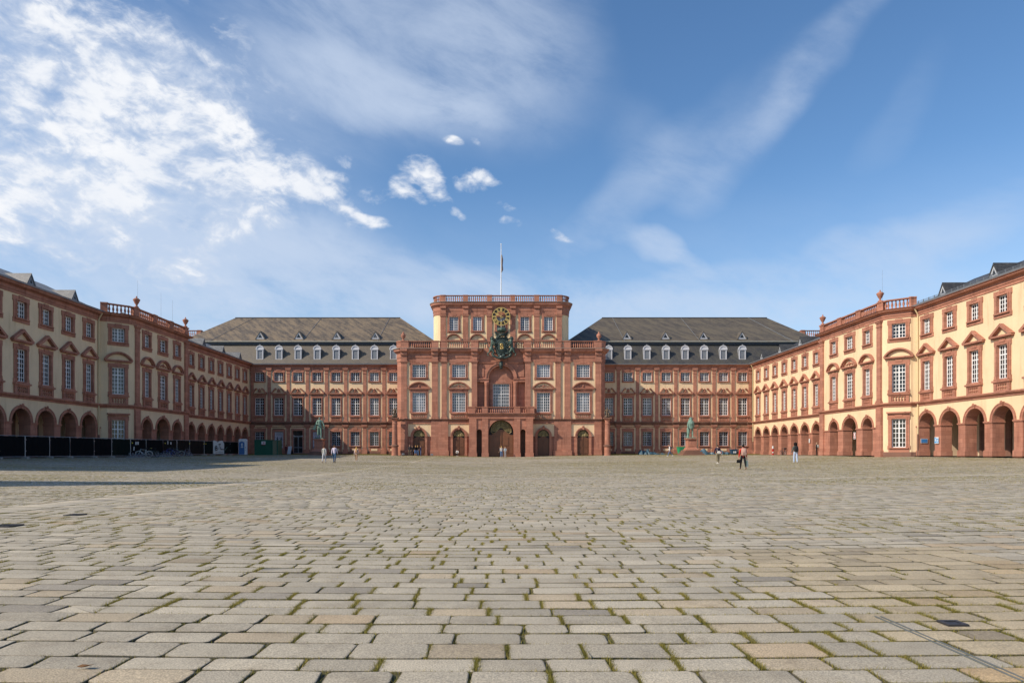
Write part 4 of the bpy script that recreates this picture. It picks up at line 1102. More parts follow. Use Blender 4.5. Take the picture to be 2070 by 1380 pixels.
# grass strips along the foot of the palace
n = 60000
x = rng.uniform(16.5,43.8,n)*rng.choice([-1,1],n); y = rng.uniform(114.6,119.7,n)
parts = [blades(x,y,np.abs(rng.normal(.10,.04,n))+.02,.05,np.clip(rng.normal(.22,.2,n),0,1),.5,41)]
x = rng.uniform(-16.8,16.8,5000); y = rng.uniform(113.1,113.7,5000); ok = np.abs(x)>5.7
parts.append(blades(x[ok],y[ok],np.abs(rng.normal(.06,.03,ok.sum()))+.01,.05,np.clip(rng.normal(.3,.2,ok.sum()),0,1),.5,42))
grass_obj('grass', parts)
TURF = mat_plain('turf_soil', (.07,.085,.025), .95, 0, .3, 2)
for s in (-1,1):
    xs_ = np.linspace(17.0,44,28)*s; ys_ = np.linspace(114.5,120.2,8); A,B = np.meshgrid(np.sort(xs_),ys_); Z = ground_z(A,B)+.004
    id_ = np.arange(A.size).reshape(A.shape); f_ = np.stack([id_[:-1,:-1],id_[:-1,1:],id_[1:,1:],id_[1:,:-1]],-1).reshape(-1,4)
    tag(put('lawn_strip', np_mesh('lawn_strip', np.stack([A,B,Z],-1).reshape(-1,3), f_.ravel(), np.arange(len(f_))*4, [TURF], None, True)), kind='structure')
# slot drain at the lower right, cover plates, gutter grates
d = (DR1-DR0); d.z = 0; Ld = d.length; ang = math.atan2(d.y,d.x)
ch = thing('slot_drain', 'narrow dark metal slot drain set into the setts, low on the right', 'drain', DR0, ang)
slope = math.atan2(DR1.z-DR0.z, Ld)
IRONG = mat_plain('weathered_steel', (.13,.14,.13), .6, .1, .3, 8)
for yy in (-.021,.021):
    m = MB(); m.box(0,Ld,yy-.007,yy+.007,-.08,.008); q = m.build('drain_rail', IRONG, ch); q.rotation_euler = (0,-slope,0)
m = MB(); m.box(0,Ld,-.014,.014,-.09,-.010); q = m.build('drain_slot', BLACK, ch); q.rotation_euler = (0,-slope,0)
def grate(px, py, w, l, label, rot=0):
    p = at_foot(px,py,2); t_ = thing('drain_grate', label, 'drain', p+Vector((0,0,.006)), rot, 'iron drain covers in the paving')
    m = MB(); m.box(-w/2,w/2,-l/2,-l/2+.03,-.04,.012); m.box(-w/2,w/2,l/2-.03,l/2,-.04,.012); m.box(-w/2,-w/2+.03,-l/2+.03,l/2-.03,-.04,.011); m.box(w/2-.03,w/2,-l/2+.03,l/2-.03,-.04,.011); m.build('rim', IRON, t_)
    m = MB(); n = max(4,int((w-.06)/.055))
    for i in range(n): xx = -w/2+.03+(w-.06)*(i+.5)/n; m.box(xx-.012,xx+.012,-l/2+.03,l/2-.03,-.03,.006)
    m.build('grating', IRON, t_); MB().box(-w/2+.03,w/2-.03,-l/2+.03,l/2-.03,-.05,-.03).build('pit', BLACK, t_)
grate(1926,1265,.15,.14,'small iron drain grate in the tan slab beside the slot drain')
grate(152,1041,.26,.34,'iron drain cover in the light runnel, beyond the other cover at the picture edge')
grate(12,1064,.36,.36,'iron drain cover at the picture edge, in the shade-free runnel on the left')

# ------------------------------------------------------------------ sky, sun, camera
SUNV = Vector((-1.0,-.50,.87)).normalized()
el = math.asin(SUNV.z); azm = math.atan2(SUNV.x, SUNV.y)
sun = bpy.data.lights.new('sun','SUN'); sun.energy = 4.0; sun.angle = R(.53); sun.color = (1.0,.875,.71)
so = bpy.data.objects.new('sun', sun); COL.objects.link(so); so.rotation_euler = (-SUNV).to_track_quat('-Z','Y').to_euler()
w = bpy.data.worlds.new('World'); S.world = w; w.use_nodes = True; wt = NT(w.node_tree)
bg = w.node_tree.nodes['Background']
sky = wt.new('ShaderNodeTexSky', sky_type='NISHITA'); sky.sun_disc = False; sky.sun_elevation = el; sky.sun_rotation = azm
sky.altitude = 100; sky.air_density = 1.0; sky.dust_density = .6; sky.ozone_density = 2.5
tc = wt.new('ShaderNodeTexCoord'); D = tc.outputs['Generated']
sp = wt.new('ShaderNodeSeparateXYZ'); wt.l.new(D, sp.inputs[0]); dx, dy, dz = sp.outputs
uu = wt.math('ARCTAN2', dx, dy); vv = wt.math('DIVIDE', dz, wt.math('SQRT', wt.math('ADD', wt.math('MULTIPLY',dx,dx), wt.math('MULTIPLY',dy,dy))))
UV = wt.vec(uu, vv, 0.0)
zc = wt.math('ADD', wt.math('MAXIMUM', dz, 0.0), .16)
Q = wt.vec(wt.math('DIVIDE',dx,zc), wt.math('DIVIDE',dy,zc), 0.0)      # a flat cloud deck seen in perspective
def sky_pt(px, py):
    gx, gy = (px-CX)/F, (CY-py)/F
    return math.atan(gx), gy/math.sqrt(1+gx*gx)
def warp(vec, scale, amt, seed):
    n = wt.new('ShaderNodeTexNoise'); wt.l.new(vec, n.inputs['Vector']); n.inputs['Scale'].default_value = scale; n.inputs['Detail'].default_value = 3
    a = wt.new('ShaderNodeVectorMath', operation='MULTIPLY_ADD'); wt.l.new(n.outputs['Color'], a.inputs[0]); a.inputs[1].default_value = (amt,amt,0); a.inputs[2].default_value = (-amt/2,-amt/2,seed)
    b = wt.new('ShaderNodeVectorMath', operation='ADD'); wt.l.new(vec, b.inputs[0]); wt.l.new(a.outputs[0], b.inputs[1]); return b.outputs[0]
UVW = warp(UV, 5.0, .10, 0.0)
def blobs(lst):
    """soft ellipses placed by direction: px, py, radius x, radius y (photo px), tilt degrees, weight"""
    acc = None
    for px,py,rx,ry,rot,wgt in lst:
        u,v = sky_pt(px,py); k = math.cos(u)**2
        mp = wt.new('ShaderNodeMapping', vector_type='TEXTURE'); wt.l.new(UVW, mp.inputs[0])
        mp.inputs['Location'].default_value = (u,v,0); mp.inputs['Rotation'].default_value = (0,0,R(-rot)); mp.inputs['Scale'].default_value = (rx/F*k**.75, ry/F*k**.5,1)
        gr = wt.new('ShaderNodeTexGradient', gradient_type='SPHERICAL'); wt.l.new(mp.outputs[0], gr.inputs[0])
        acc = wt.math('MULTIPLY_ADD', wt.ramp(gr.outputs['Fac'],0,.75), wgt, acc if acc is not None else 0.0)
    return acc
cum = blobs([(120,150,640,460,20,.82),(330,330,380,220,30,.36),(60,400,380,150,15,.36),(480,300,200,120,35,.16),(600,355,150,80,20,.74),(660,410,120,50,25,.62),(540,420,150,60,20,.25),(370,402,75,34,15,-.62),(215,120,60,50,40,-.34),(15,110,50,60,0,-.3),(260,560,420,70,6,.22),
    (832,345,44,34,20,.8),(868,372,46,30,25,.8),(806,382,30,30,0,.5),(850,398,60,18,10,.5),(895,392,26,20,30,.45),(972,368,44,20,14,.75),(940,378,34,20,10,.6),(1000,374,28,12,10,.5),(705,300,34,30,0,.66),(690,342,32,20,0,.62),(905,306,42,12,20,.4),
    (750,392,56,22,10,.62),(1030,420,32,13,12,.62),(1028,446,44,13,12,.66),(1125,470,40,14,15,.38),(958,310,24,14,0,.66),(920,424,32,13,10,.7),(730,440,70,22,15,.5)])
mpn = wt.new('ShaderNodeMapping'); wt.l.new(warp(UV,9.0,.05,2.0), mpn.inputs[0]); mpn.inputs['Rotation'].default_value = (0,0,R(32)); mpn.inputs['Scale'].default_value = (.8,1.2,1)
nb = wt.noise(mpn.outputs[0], 19, 9, .54, .1)
nb2 = wt.noise(mpn.outputs[0], 52, 7, .62, .25)
nn_ = wt.math('ADD', wt.math('MULTIPLY',nb,.64), wt.math('MULTIPLY',nb2,.36))
cdens = wt.ramp(wt.math('ADD', cum, wt.math('MULTIPLY', wt.math('SUBTRACT',nn_,.5), 5.4)), .18, 1.55)
cdens = wt.math('MULTIPLY', cdens, wt.ramp(cum,.02,.28))
veil = blobs([(200,250,760,430,15,.80),(250,520,800,240,8,.85),(820,90,470,260,12,.62),(600,560,760,150,6,.60),(1020,60,240,220,-50,.30),(780,190,320,95,16,.60),(900,235,170,36,12,.35),
    (1650,110,380,60,-46,.26),(1490,270,300,80,-48,.20),(1230,420,420,70,-42,.26),(1310,500,100,44,30,.75),(1375,540,80,28,24,.4),(1500,590,640,110,-4,.50),(1850,490,420,100,-12,.30),(1100,590,340,70,8,.6),(1350,330,110,220,-40,.14),
    (900,590,250,70,20,.35),(862,640,36,36,0,.4),(1500,650,800,80,0,.5),(500,640,700,70,0,.4),(1820,240,200,60,-60,.07)])
nv = wt.noise(wt.vec(wt.math('ADD', wt.math('MULTIPLY',uu,1.0), wt.math('MULTIPLY',vv,-.55)), wt.math('ADD', wt.math('MULTIPLY',vv,2.2), wt.math('MULTIPLY',uu,1.0)), 1.0), 4.6, 9, .64, .25)
nv2 = wt.noise(Q, 2.0, 9, .64, .2)
vd = wt.math('MULTIPLY', veil, wt.ramp(wt.math('ADD', wt.math('MULTIPLY',nv,.65), wt.math('MULTIPLY',nv2,.35)),.32,.68,.16,1.25))
vd = wt.math('SUBTRACT', 1.0, wt.math('EXPONENT', wt.math('MULTIPLY', vd, -1.5)))
low = wt.math('MULTIPLY', wt.ramp(nv,.32,.66,.62,1.12), wt.math('ADD', wt.ramp(vv,.40,.16,0,.34), blobs([(150,260,820,440,12,.75),(700,120,420,240,5,.34),(560,560,640,140,4,.25)])))
vd = wt.math('MAXIMUM', vd, wt.math('SUBTRACT', 1.0, wt.math('EXPONENT', wt.math('MULTIPLY', low, -1.15))))
skyc = sky.outputs[0]
hs = wt.new('ShaderNodeHueSaturation'); hs.inputs['Saturation'].default_value = SAT; hs.inputs['Value'].default_value = VAL; wt.l.new(skyc, hs.inputs['Color'])
c1 = wt.mix(wt.math('MULTIPLY',vd,.85), hs.outputs[0], VEILC)
shade = wt.ramp(wt.noise(warp(UV,7.0,.08,4.0), 7.0, 6, .6),.3,.7)
c2 = wt.mix(wt.math('POWER',cdens,.8), c1, wt.mix(wt.math('MULTIPLY', wt.ramp(cdens,.25,.95), wt.math('MULTIPLY_ADD',shade,.4,.6)), CUMD, CUML))
wt.l.new(c2, bg.inputs['Color']); bg.inputs['Strength'].default_value = .13

cam = bpy.data.cameras.new('camera'); co = bpy.data.objects.new('camera', cam); COL.objects.link(co); S.camera = co
cam.sensor_width = 36; cam.lens = F/2070*36; cam.clip_end = 3000; cam.clip_start = .05
co.location = (0,0,CAMZ); co.rotation_euler = (R(90),0,0)
cam.shift_x = (1035-CX)/2070; cam.shift_y = (CY-690)/2070
S.view_settings.view_transform = 'Standard'; S.view_settings.look = 'None'; S.view_settings.exposure = EXPO; S.view_settings.gamma = 1
# ------------------------------------------------------------------ figures
def limb(p, ang, bend, l1, l2, side, out=.04, fwd=1):
    """two-bone chain in the walking plane; ang = swing of the upper bone, bend = further swing of the lower"""
    a = R(ang); b = R(ang+bend)
    q = Vector((p[0]+side*out, p[1]+l1*math.sin(a), p[2]-l1*math.cos(a)))
    r = Vector((q.x+side*out*.4, q.y+l2*math.sin(b), q.z-l2*math.cos(b)))
    return q, r
def skeleton(pose):
    """joints: name -> (pos, radius, region); edges. Faces +y, 1.75 m tall"""
    J, E = {}, []
    def j(n, p, r, reg, par=None):
        J[n] = (Vector(p), r if isinstance(r, tuple) else (r,r), reg)
        if par: E.append((par,n))
    ln = R(pose.get('lean',0)); sit = pose.get('sit',False); wide = pose.get('wide',1.0); th = pose.get('thick',1.0)
    hz = pose.get('hip',.93)
    up = lambda h, x=0, y=0: (x, (h-hz)*math.sin(ln)+y*math.cos(ln), hz+(h-hz)*math.cos(ln)-y*math.sin(ln))
    o = .93-hz if not sit else .93-hz
    H = lambda h: h-o
    j('pelvis', up(H(.95)), (.155*th,.115*th), 'leg')
    j('waist', up(H(1.10)), (.14*th,.105*th), 'torso', 'pelvis')
    j('chest', up(H(1.32)), (.165*th,.12*th), 'torso', 'waist')
    j('collar', up(H(1.44)), (.10*th,.08*th), 'torso', 'chest')
    j('neck', up(H(1.51)), .052, 'skin', 'collar')
    nod = pose.get('nod',0)
    j('jaw', up(H(1.575),0,.025+nod*.4), (.066,.075), 'skin', 'neck')
    j('head', up(H(1.665),0,.015+nod), (.078,.096), 'skin', 'jaw')
    j('crown', up(H(1.735),0,.0+nod), (.055,.065), 'skin', 'head')
    j('nose', up(H(1.635),0,.115+nod), .014, 'skin', 'head')
    for s, nm in ((-1,'l'),(1,'r')):
        arm = pose.get('arm_'+nm,(8 if s>0 else -8,10,.05))
        sh = up(H(1.425), s*.175*th, 0); j('sh'+nm, sh, .068*th, 'torso', 'collar')
        el, wr = limb(sh, arm[0]+math.degrees(ln)*0, arm[1], .29, .25, s, arm[2] if len(arm)>2 else .05)
        if len(arm) > 3: wr.x += s*arm[3]
        j('el'+nm, el, .05*th, 'sleeve', 'sh'+nm); j('fa'+nm, el.lerp(wr,.9), .037*th, pose.get('forearm','sleeve'), 'el'+nm)
        j('wr'+nm, wr, .03, 'skin', 'fa'+nm)
        d = (wr-el).normalized(); j('palm'+nm, wr+d*.07, (.036,.02), 'skin', 'wr'+nm)
        ax = Vector((0,1,0)) if abs(d.y) < .8 else Vector((0,0,1))
        for k in range(4):
            base = wr+d*.115+ax*(.03-.02*k); tip = base+d*(.062-.006*abs(k-1.3))+Vector((-s*.016,.0,0))
            j('f%d'%k+nm, base, .0105, 'skin', 'palm'+nm); j('ft%d'%k+nm, tip, .0085, 'skin', 'f%d'%k+nm)
        j('th'+nm, wr+d*.06+ax*.045+Vector((-s*.015,0,0)), .0115, 'skin', 'palm'+nm); j('tt'+nm, wr+d*.10+ax*.058+Vector((-s*.025,0,0)), .009, 'skin', 'th'+nm)
        leg = pose.get('leg_'+nm,(4*s,0)); stance = pose.get('stance',.0)
        hp = Vector((s*.095*th, up(H(.93))[1], hz-.03)); j('hip'+nm, hp, .095*th, 'leg', 'pelvis')
        kn, an = limb(hp, leg[0], leg[1], .43, .40, s, .012+stance)
        if sit: kn = Vector((s*.13,hp.y+.42,hz+.02)); an = Vector((s*.11,hp.y+.47,hz-.36))
        j('kn'+nm, kn, (.066*th*(.5+.5*wide),)*2, 'leg', 'hip'+nm)
        j('cu'+nm, kn.lerp(an,.88), .046*th*wide, pose.get('shin','leg'), 'kn'+nm)
        j('an'+nm, an, .042, 'shoe', 'cu'+nm)
        tilt = leg[2] if len(leg)>2 else 0
        j('toe'+nm, an+Vector((s*.015,.15*math.cos(R(tilt)),-.045-.15*math.sin(R(tilt)))), (.042,.03), 'shoe', 'an'+nm)
        j('heel'+nm, an+Vector((0,-.045,-.045)), .032, 'shoe', 'an'+nm)
    return J, E
def skin_mesh(J, E, mats, name, sub=1, scale=1.0):
    names = list(J); ix = {n:i for i,n in enumerate(names)}
    me = bpy.data.meshes.new(name); me.from_pydata([tuple(J[n][0]) for n in names], [(ix[a],ix[b]) for a,b in E], [])
    o = bpy.data.objects.new('tmp', me); COL.objects.link(o)
    md = o.modifiers.new('s','SKIN'); md.use_smooth_shade = True
    sv = me.skin_vertices[0].data
    for n in names: sv[ix[n]].radius = J[n][1]; sv[ix[n]].use_root = False
    sv[0].use_root = True
    if sub: o.modifiers.new('u','SUBSURF').levels = sub
    dg = bpy.context.evaluated_depsgraph_get(); dg.update()
    out = bpy.data.meshes.new_from_object(o.evaluated_get(dg)); out.name = name
    bpy.data.objects.remove(o); bpy.data.meshes.remove(me)
    regs = list(mats); out.materials.clear()
    for r in regs: out.materials.append(mats[r])
    if len(regs) > 1:
        P = np.array([tuple(J[n][0]) for n in names]); seg = [(ix[a],ix[b]) for a,b in E]
        A = P[[s[0] for s in seg]]; B = P[[s[1] for s in seg]]; rad = np.array([min(J[names[s[1]]][1]) for s in seg])
        reg = [J[names[s[1]]][2] for s in seg]
        for p in out.polygons:
            c = np.array(p.center); ab = B-A; t = np.clip(((c-A)*ab).sum(1)/np.maximum((ab*ab).sum(1),1e-9),0,1)
            d = np.linalg.norm(A+ab*t[:,None]-c,axis=1)-rad*.6
            k = reg[int(d.argmin())]; p.material_index = regs.index(k) if k in regs else 0
    return out
SKIN = mat_plain('skin', (.46,.27,.19), .55, 0, .06)
_cm = {}
def cloth(col):
    if col not in _cm: _cm[col] = mat_plain('cloth', col, .85, 0, .18, 9, .15)
    return _cm[col]
PERSONS = {}
def person(px, py, hgt, facing, label, top, legs, shoe, hair, pose, hairstyle='short', extra=None, group=None, Y=None, lift=0.0, kind_h=None):
    """facing: degrees, 0 = walking away from the camera (+y)"""
    p = at_px(px,Y) if Y else at_foot(px,py)
    k = hgt/1.75
    root = thing('person', label, 'person', p+Vector((0,0,lift)), R(facing), group)
    root.scale = (k,k,k)
    J, E = skeleton(pose)
    low = min(J['toe'+n][0].z-.03 for n in 'lr') if not pose.get('sit') else min(J['toe'+n][0].z-.03 for n in 'lr')
    for n in J: J[n] = (J[n][0]-Vector((0,0,low)), J[n][1], J[n][2])
    mats = {'torso':cloth(top),'sleeve':cloth(pose.get('sleevecol',top)),'leg':cloth(legs),'skin':SKIN,'shoe':cloth(shoe)}
    put('body', skin_mesh(J,E,mats,'body'), root)
    h = J['head'][0]; m = MB()
    if hairstyle == 'afro': m.ball((h.x,h.y-.03,h.z+.03),.16,.16,.16,14,9); m.ball((h.x,h.y-.06,h.z-.06),.15,.12,.12,12,7)
    else:
        m.ball((h.x,h.y-.028,h.z+.025),.092,.105,.102,12,8)
        if hairstyle == 'bun': m.ball((h.x,h.y-.07,h.z+.12),.055,.055,.05,9,6)
        if hairstyle == 'long': m.ball((h.x,h.y-.07,h.z-.09),.09,.055,.15,10,7)
    m.build('hair', cloth(hair), root, smooth=True)
    f = MB()
    for s in (-1,1): f.ball((h.x+s*.032,h.y+.088,h.z-.005),.011,.007,.007,6,4)
    f.build('eyes', BLACK, root)
    f = MB(); f.box(h.x-.025,h.x+.025,h.y+.075,h.y+.092,h.z-.075,h.z-.066); f.build('mouth', cloth((.3,.12,.1)), root)
    f = MB()
    for s in (-1,1): f.ball((h.x+s*.085,h.y-.005,h.z-.01),.014,.022,.033,6,4)
    f.build('ears', SKIN, root)
    PERSONS[label] = (root, J, k)
    return root, J, k
def world_pt(root, v, k): return Matrix.Translation(root.location)@Matrix.Rotation(root.rotation_euler.z,4,'Z')@(Vector(v)*k)
def backpack(pr, col, label, w=.30, h=.46, d=.16, straps=None, hood=None):
    root, J, k = pr; c = J['chest'][0]
    t = thing('backpack', label, 'backpack', world_pt(root,(c.x,c.y-.16,c.z-.06),k), root.rotation_euler.z)
    m = MB(); n = 14
    pr_ = [(w/2*math.copysign(abs(math.cos(2*math.pi*i/n))**.55,math.cos(2*math.pi*i/n)), h/2*math.copysign(abs(math.sin(2*math.pi*i/n))**.55,math.sin(2*math.pi*i/n))) for i in range(n)]
    v, fs = [], []
    for q,(y,s) in enumerate(((.07,.92),(.04,1),(-.05,1),(-d*.7,.82))):
        for x,z in pr_: v.append((x*s,y,z*s))
    for q in range(3):
        for i in range(n): fs.append((q*n+i,q*n+(i+1)%n,(q+1)*n+(i+1)%n,(q+1)*n+i))
    fs.append(tuple(range(n-1,-1,-1))); fs.append(tuple(range(3*n,4*n)))
    m.add(v,fs); m.build('bag', cloth(col), t, smooth=True)
    m = MB(); m.box(-w*.36,w*.36,-d*.95,-d*.5,-h*.38,-h*.02); m.build('pocket', cloth(tuple(x*.85 for x in col)), t)
    m = MB()
    for s in (-1,1): m.tube([(s*w*.33,.05,h*.36),(s*w*.36,.12,h*.50),(s*w*.36,.26,h*.42),(s*w*.4,.28,.0),(s*w*.42,.10,-h*.35)],.018,6)
    m.build('strap', cloth(straps or tuple(x*.8 for x in col)), t)
    t.scale = (k,k,k); return t
walk1 = dict(leg_l=(16,-6), leg_r=(-14,-14,20), arm_l=(-16,14,.05), arm_r=(18,14,.05))
walk2 = dict(leg_l=(-12,-16,22), leg_r=(15,-5), arm_l=(16,14,.05), arm_r=(-14,14,.05))
stand = dict(leg_l=(1,-2), leg_r=(-2,-2), arm_l=(2,16,.06), arm_r=(3,18,.06))
P1 = person(655,935,1.70,0,'person in pale grey top and light trousers walking beside the person in lavender shirt',(.42,.43,.42),(.46,.48,.52),(.25,.16,.12),(.10,.05,.03),dict(walk2,wide=1.25,forearm='sleeve'),'bun')
P2 = person(676,935,1.80,0,'person in lavender shirt and blue jeans walking toward the statue',(.56,.53,.66),(.06,.12,.22),(.05,.035,.03),(.10,.06,.04),dict(walk1,thick=1.08))
P3 = person(720.5,933,1.62,0,'blond person in pink jacket and tan trousers walking toward the palace',(.62,.50,.50),(.36,.22,.14),(.6,.58,.54),(.62,.40,.12),dict(walk1),'long')
backpack(P3,(.42,.25,.15),'tan backpack worn by the blond person in the pink jacket')
P4 = person(1354,922.3,1.72,82,'person in white shirt and jeans striding past the statue with head bowed',(.62,.60,.58),(.10,.16,.30),(.75,.75,.76),(.22,.10,.06),dict(leg_l=(24,-4),leg_r=(-20,-26,30),arm_l=(-10,20,.04),arm_r=(12,30,.04),lean=6,nod=.05))
backpack(P4,(.05,.055,.07),'dark backpack worn by the striding person in white',.28,.42,.14)
P5 = person(1451,938,1.72,0,'person in dark navy jacket and olive leggings walking away across the paving',(.028,.022,.045),(.20,.17,.11),(.62,.6,.56),(.08,.05,.035),dict(walk2,thick=1.12,lean=5,nod=.03))
P6 = person(1502,949,1.68,0,'person in red hooded jacket and black trousers carrying a bag in each hand',(.50,.022,.018),(.014,.014,.017),(.20,.11,.08),(.014,.011,.010),dict(walk1,thick=1.06,shin='leg',arm_l=(-4,8,.075),arm_r=(4,8,.075)),'bun')
backpack(P6,(.42,.27,.22),'large tan backpack worn over the red hooded jacket',.36,.56,.2,(.40,.25,.2))
P7 = person(1608,935,1.72,0,'person with curly black hair, grey-green jacket and wide pale jeans',(.10,.125,.11),(.38,.45,.58),(.6,.58,.56),(.010,.008,.008),dict(stand,wide=1.75,thick=1.05,leg_l=(5,-4),leg_r=(-6,-6),arm_l=(8,18,.07)),'afro')
backpack(P7,(.018,.018,.021),'black backpack worn by the person with curly black hair',.33,.52,.18)
def hoodie(pr, col):
    root, J, k = pr; c = J['collar'][0]; m = MB(); m.ball((c.x,c.y-.05,c.z+.05),.115,.10,.075,10,6); m.build('hood', cloth(col), root, smooth=True)
hoodie(P6,(.56,.025,.02)); hoodie(P7,(.12,.14,.125))
def handbag(pr, hand, col, label, w, h, d, drop, col2=None):
    root, J, k = pr; q = J['palm'+hand][0]
    t = thing('handbag', label, 'bag', world_pt(root,(q.x,q.y,q.z-.05),k), root.rotation_euler.z)
    m = MB(); m.frustum(0,0,-drop-h,-drop,w/2,d/2,w*.44,d*.36); m.build('bag', cloth(col), t)
    m = MB(); m.tube([(-w*.25,0,-drop-.005),(-w*.2,0,-.01),(0,0,.02),(w*.2,0,-.01),(w*.25,0,-drop-.005)],.009,6); m.build('strap', cloth(tuple(x*.7 for x in col)), t)
    if col2: m = MB(); m.box(-w*.5-.003,-w*.2,-d*.5-.004,d*.5+.004,-drop-h*.95,-drop-h*.05); m.build('side_panel', cloth(col2), t)
    return t
handbag(P6,'l',(.012,.012,.013),'small black bag in the hand of the person in red',.26,.22,.16,.05)
handbag(P6,'r',(.62,.60,.52),'tall white and green paper bag in the hand of the person in red',.17,.44,.10,.12,(.12,.38,.16))
def sling(pr, col, col2, label):
    root, J, k = pr; c = J['waist'][0]
    t = thing('shoulder_bag', label, 'bag', world_pt(root,(c.x+.07,c.y-.19,c.z-.03),k), root.rotation_euler.z)
    m = MB(); m.ball((0,0,0),.18,.085,.13,12,8); m.box(-.13,.13,-.085,-.03,-.10,.03); m.build('bag', cloth(col), t, smooth=False)
    m = MB(); m.ball((.17,.02,-.02),.07,.07,.11,9,6); m.build('side_pocket', cloth(col2), t)
    m = MB(); m.tube([(-.12,.02,.06),(-.16,.09,.25),(-.14,.16,.38),(-.04,.26,.40)],.014,6); m.build('strap', cloth(tuple(x*.8 for x in col)), t); return t
sling(P5,(.55,.52,.47),(.5,.03,.025),'white shoulder bag with a red side, hung behind the navy jacket')
gA = 'people standing by the left arched door'
person(828.2,922.3,1.78,200,'tall person in dark grey jacket and khaki trousers at the arched door pier',(.05,.05,.055),(.16,.14,.11),(.03,.03,.03),(.12,.10,.09),dict(stand),'short',None,gA,112.6)
person(833.5,922.3,1.66,170,'person all in black beside the tall person at the arched door pier',(.016,.016,.018),(.03,.03,.035),(.02,.02,.02),(.05,.035,.03),dict(stand),'short',None,gA,112.5)
person(840,922.3,1.66,20,'person in black top and short blue skirt by the arched door',(.014,.014,.017),(.12,.22,.45),(.30,.2,.15),(.45,.26,.10),dict(stand,shin='skin',forearm='skin',wide=1.0),'long',None,gA,112.4)
person(844.4,922.3,1.68,-15,'person in black top and blue jeans by the arched door',(.014,.014,.018),(.10,.18,.34),(.2,.2,.2),(.4,.24,.10),dict(stand,forearm='skin'),'long',None,gA,112.5)
person(850.6,922.3,1.66,100,'person in navy shirt and jeans, nearest the oak door of the group',(.03,.035,.10),(.09,.14,.26),(.05,.05,.06),(.10,.04,.03),dict(stand,arm_l=(10,70,.04),arm_r=(10,70,.04)),'short',None,gA,112.6)
gB = 'people standing at the main door'
person(1013.6,920.5,1.72,10,'blond person in white top and blue jeans at the main door',(.60,.56,.54),(.10,.20,.38),(.5,.5,.5),(.62,.42,.16),dict(stand,forearm='skin'),'long',None,gB,110.9)
person(1010.9,920.5,1.66,160,'person in black partly hidden at the main door',(.02,.02,.022),(.025,.025,.03),(.02,.02,.02),(.08,.05,.04),dict(stand),'short',None,gB,111.3)
person(1021.2,920.5,1.66,175,'person in pale blue top and grey trousers at the main door',(.36,.42,.46),(.36,.36,.38),(.5,.5,.5),(.42,.25,.12),dict(stand,arm_l=(8,60,.04),arm_r=(8,60,.04)),'short',None,gB,111.0)
person(924.6,920,1.65,180,'person in white top and black trousers sitting on the doorstep',(.62,.60,.58),(.014,.014,.016),(.7,.7,.7),(.03,.02,.02),dict(sit=True,hip=.48,lean=14,arm_l=(30,40,.03),arm_r=(30,40,.03)),'long',None,None,113.55)
person(578.5,917,1.66,30,'person in dark red jacket standing in the shade at the entrance steps',(.10,.012,.018),(.05,.05,.06),(.3,.3,.32),(.03,.02,.02),dict(stand),'short',None,None,116.6,.0)
person(1651,917,1.74,60,'person in black with a pale bag half behind an arcade pier',(.03,.032,.035),(.015,.015,.017),(.02,.02,.02),(.35,.25,.16),dict(stand),'short',None,None,95.2)
sp = PERSONS['person in black with a pale bag half behind an arcade pier']
backpack(sp,(.42,.40,.37),'pale backpack on the person in black at the arcade',.3,.44,.16)

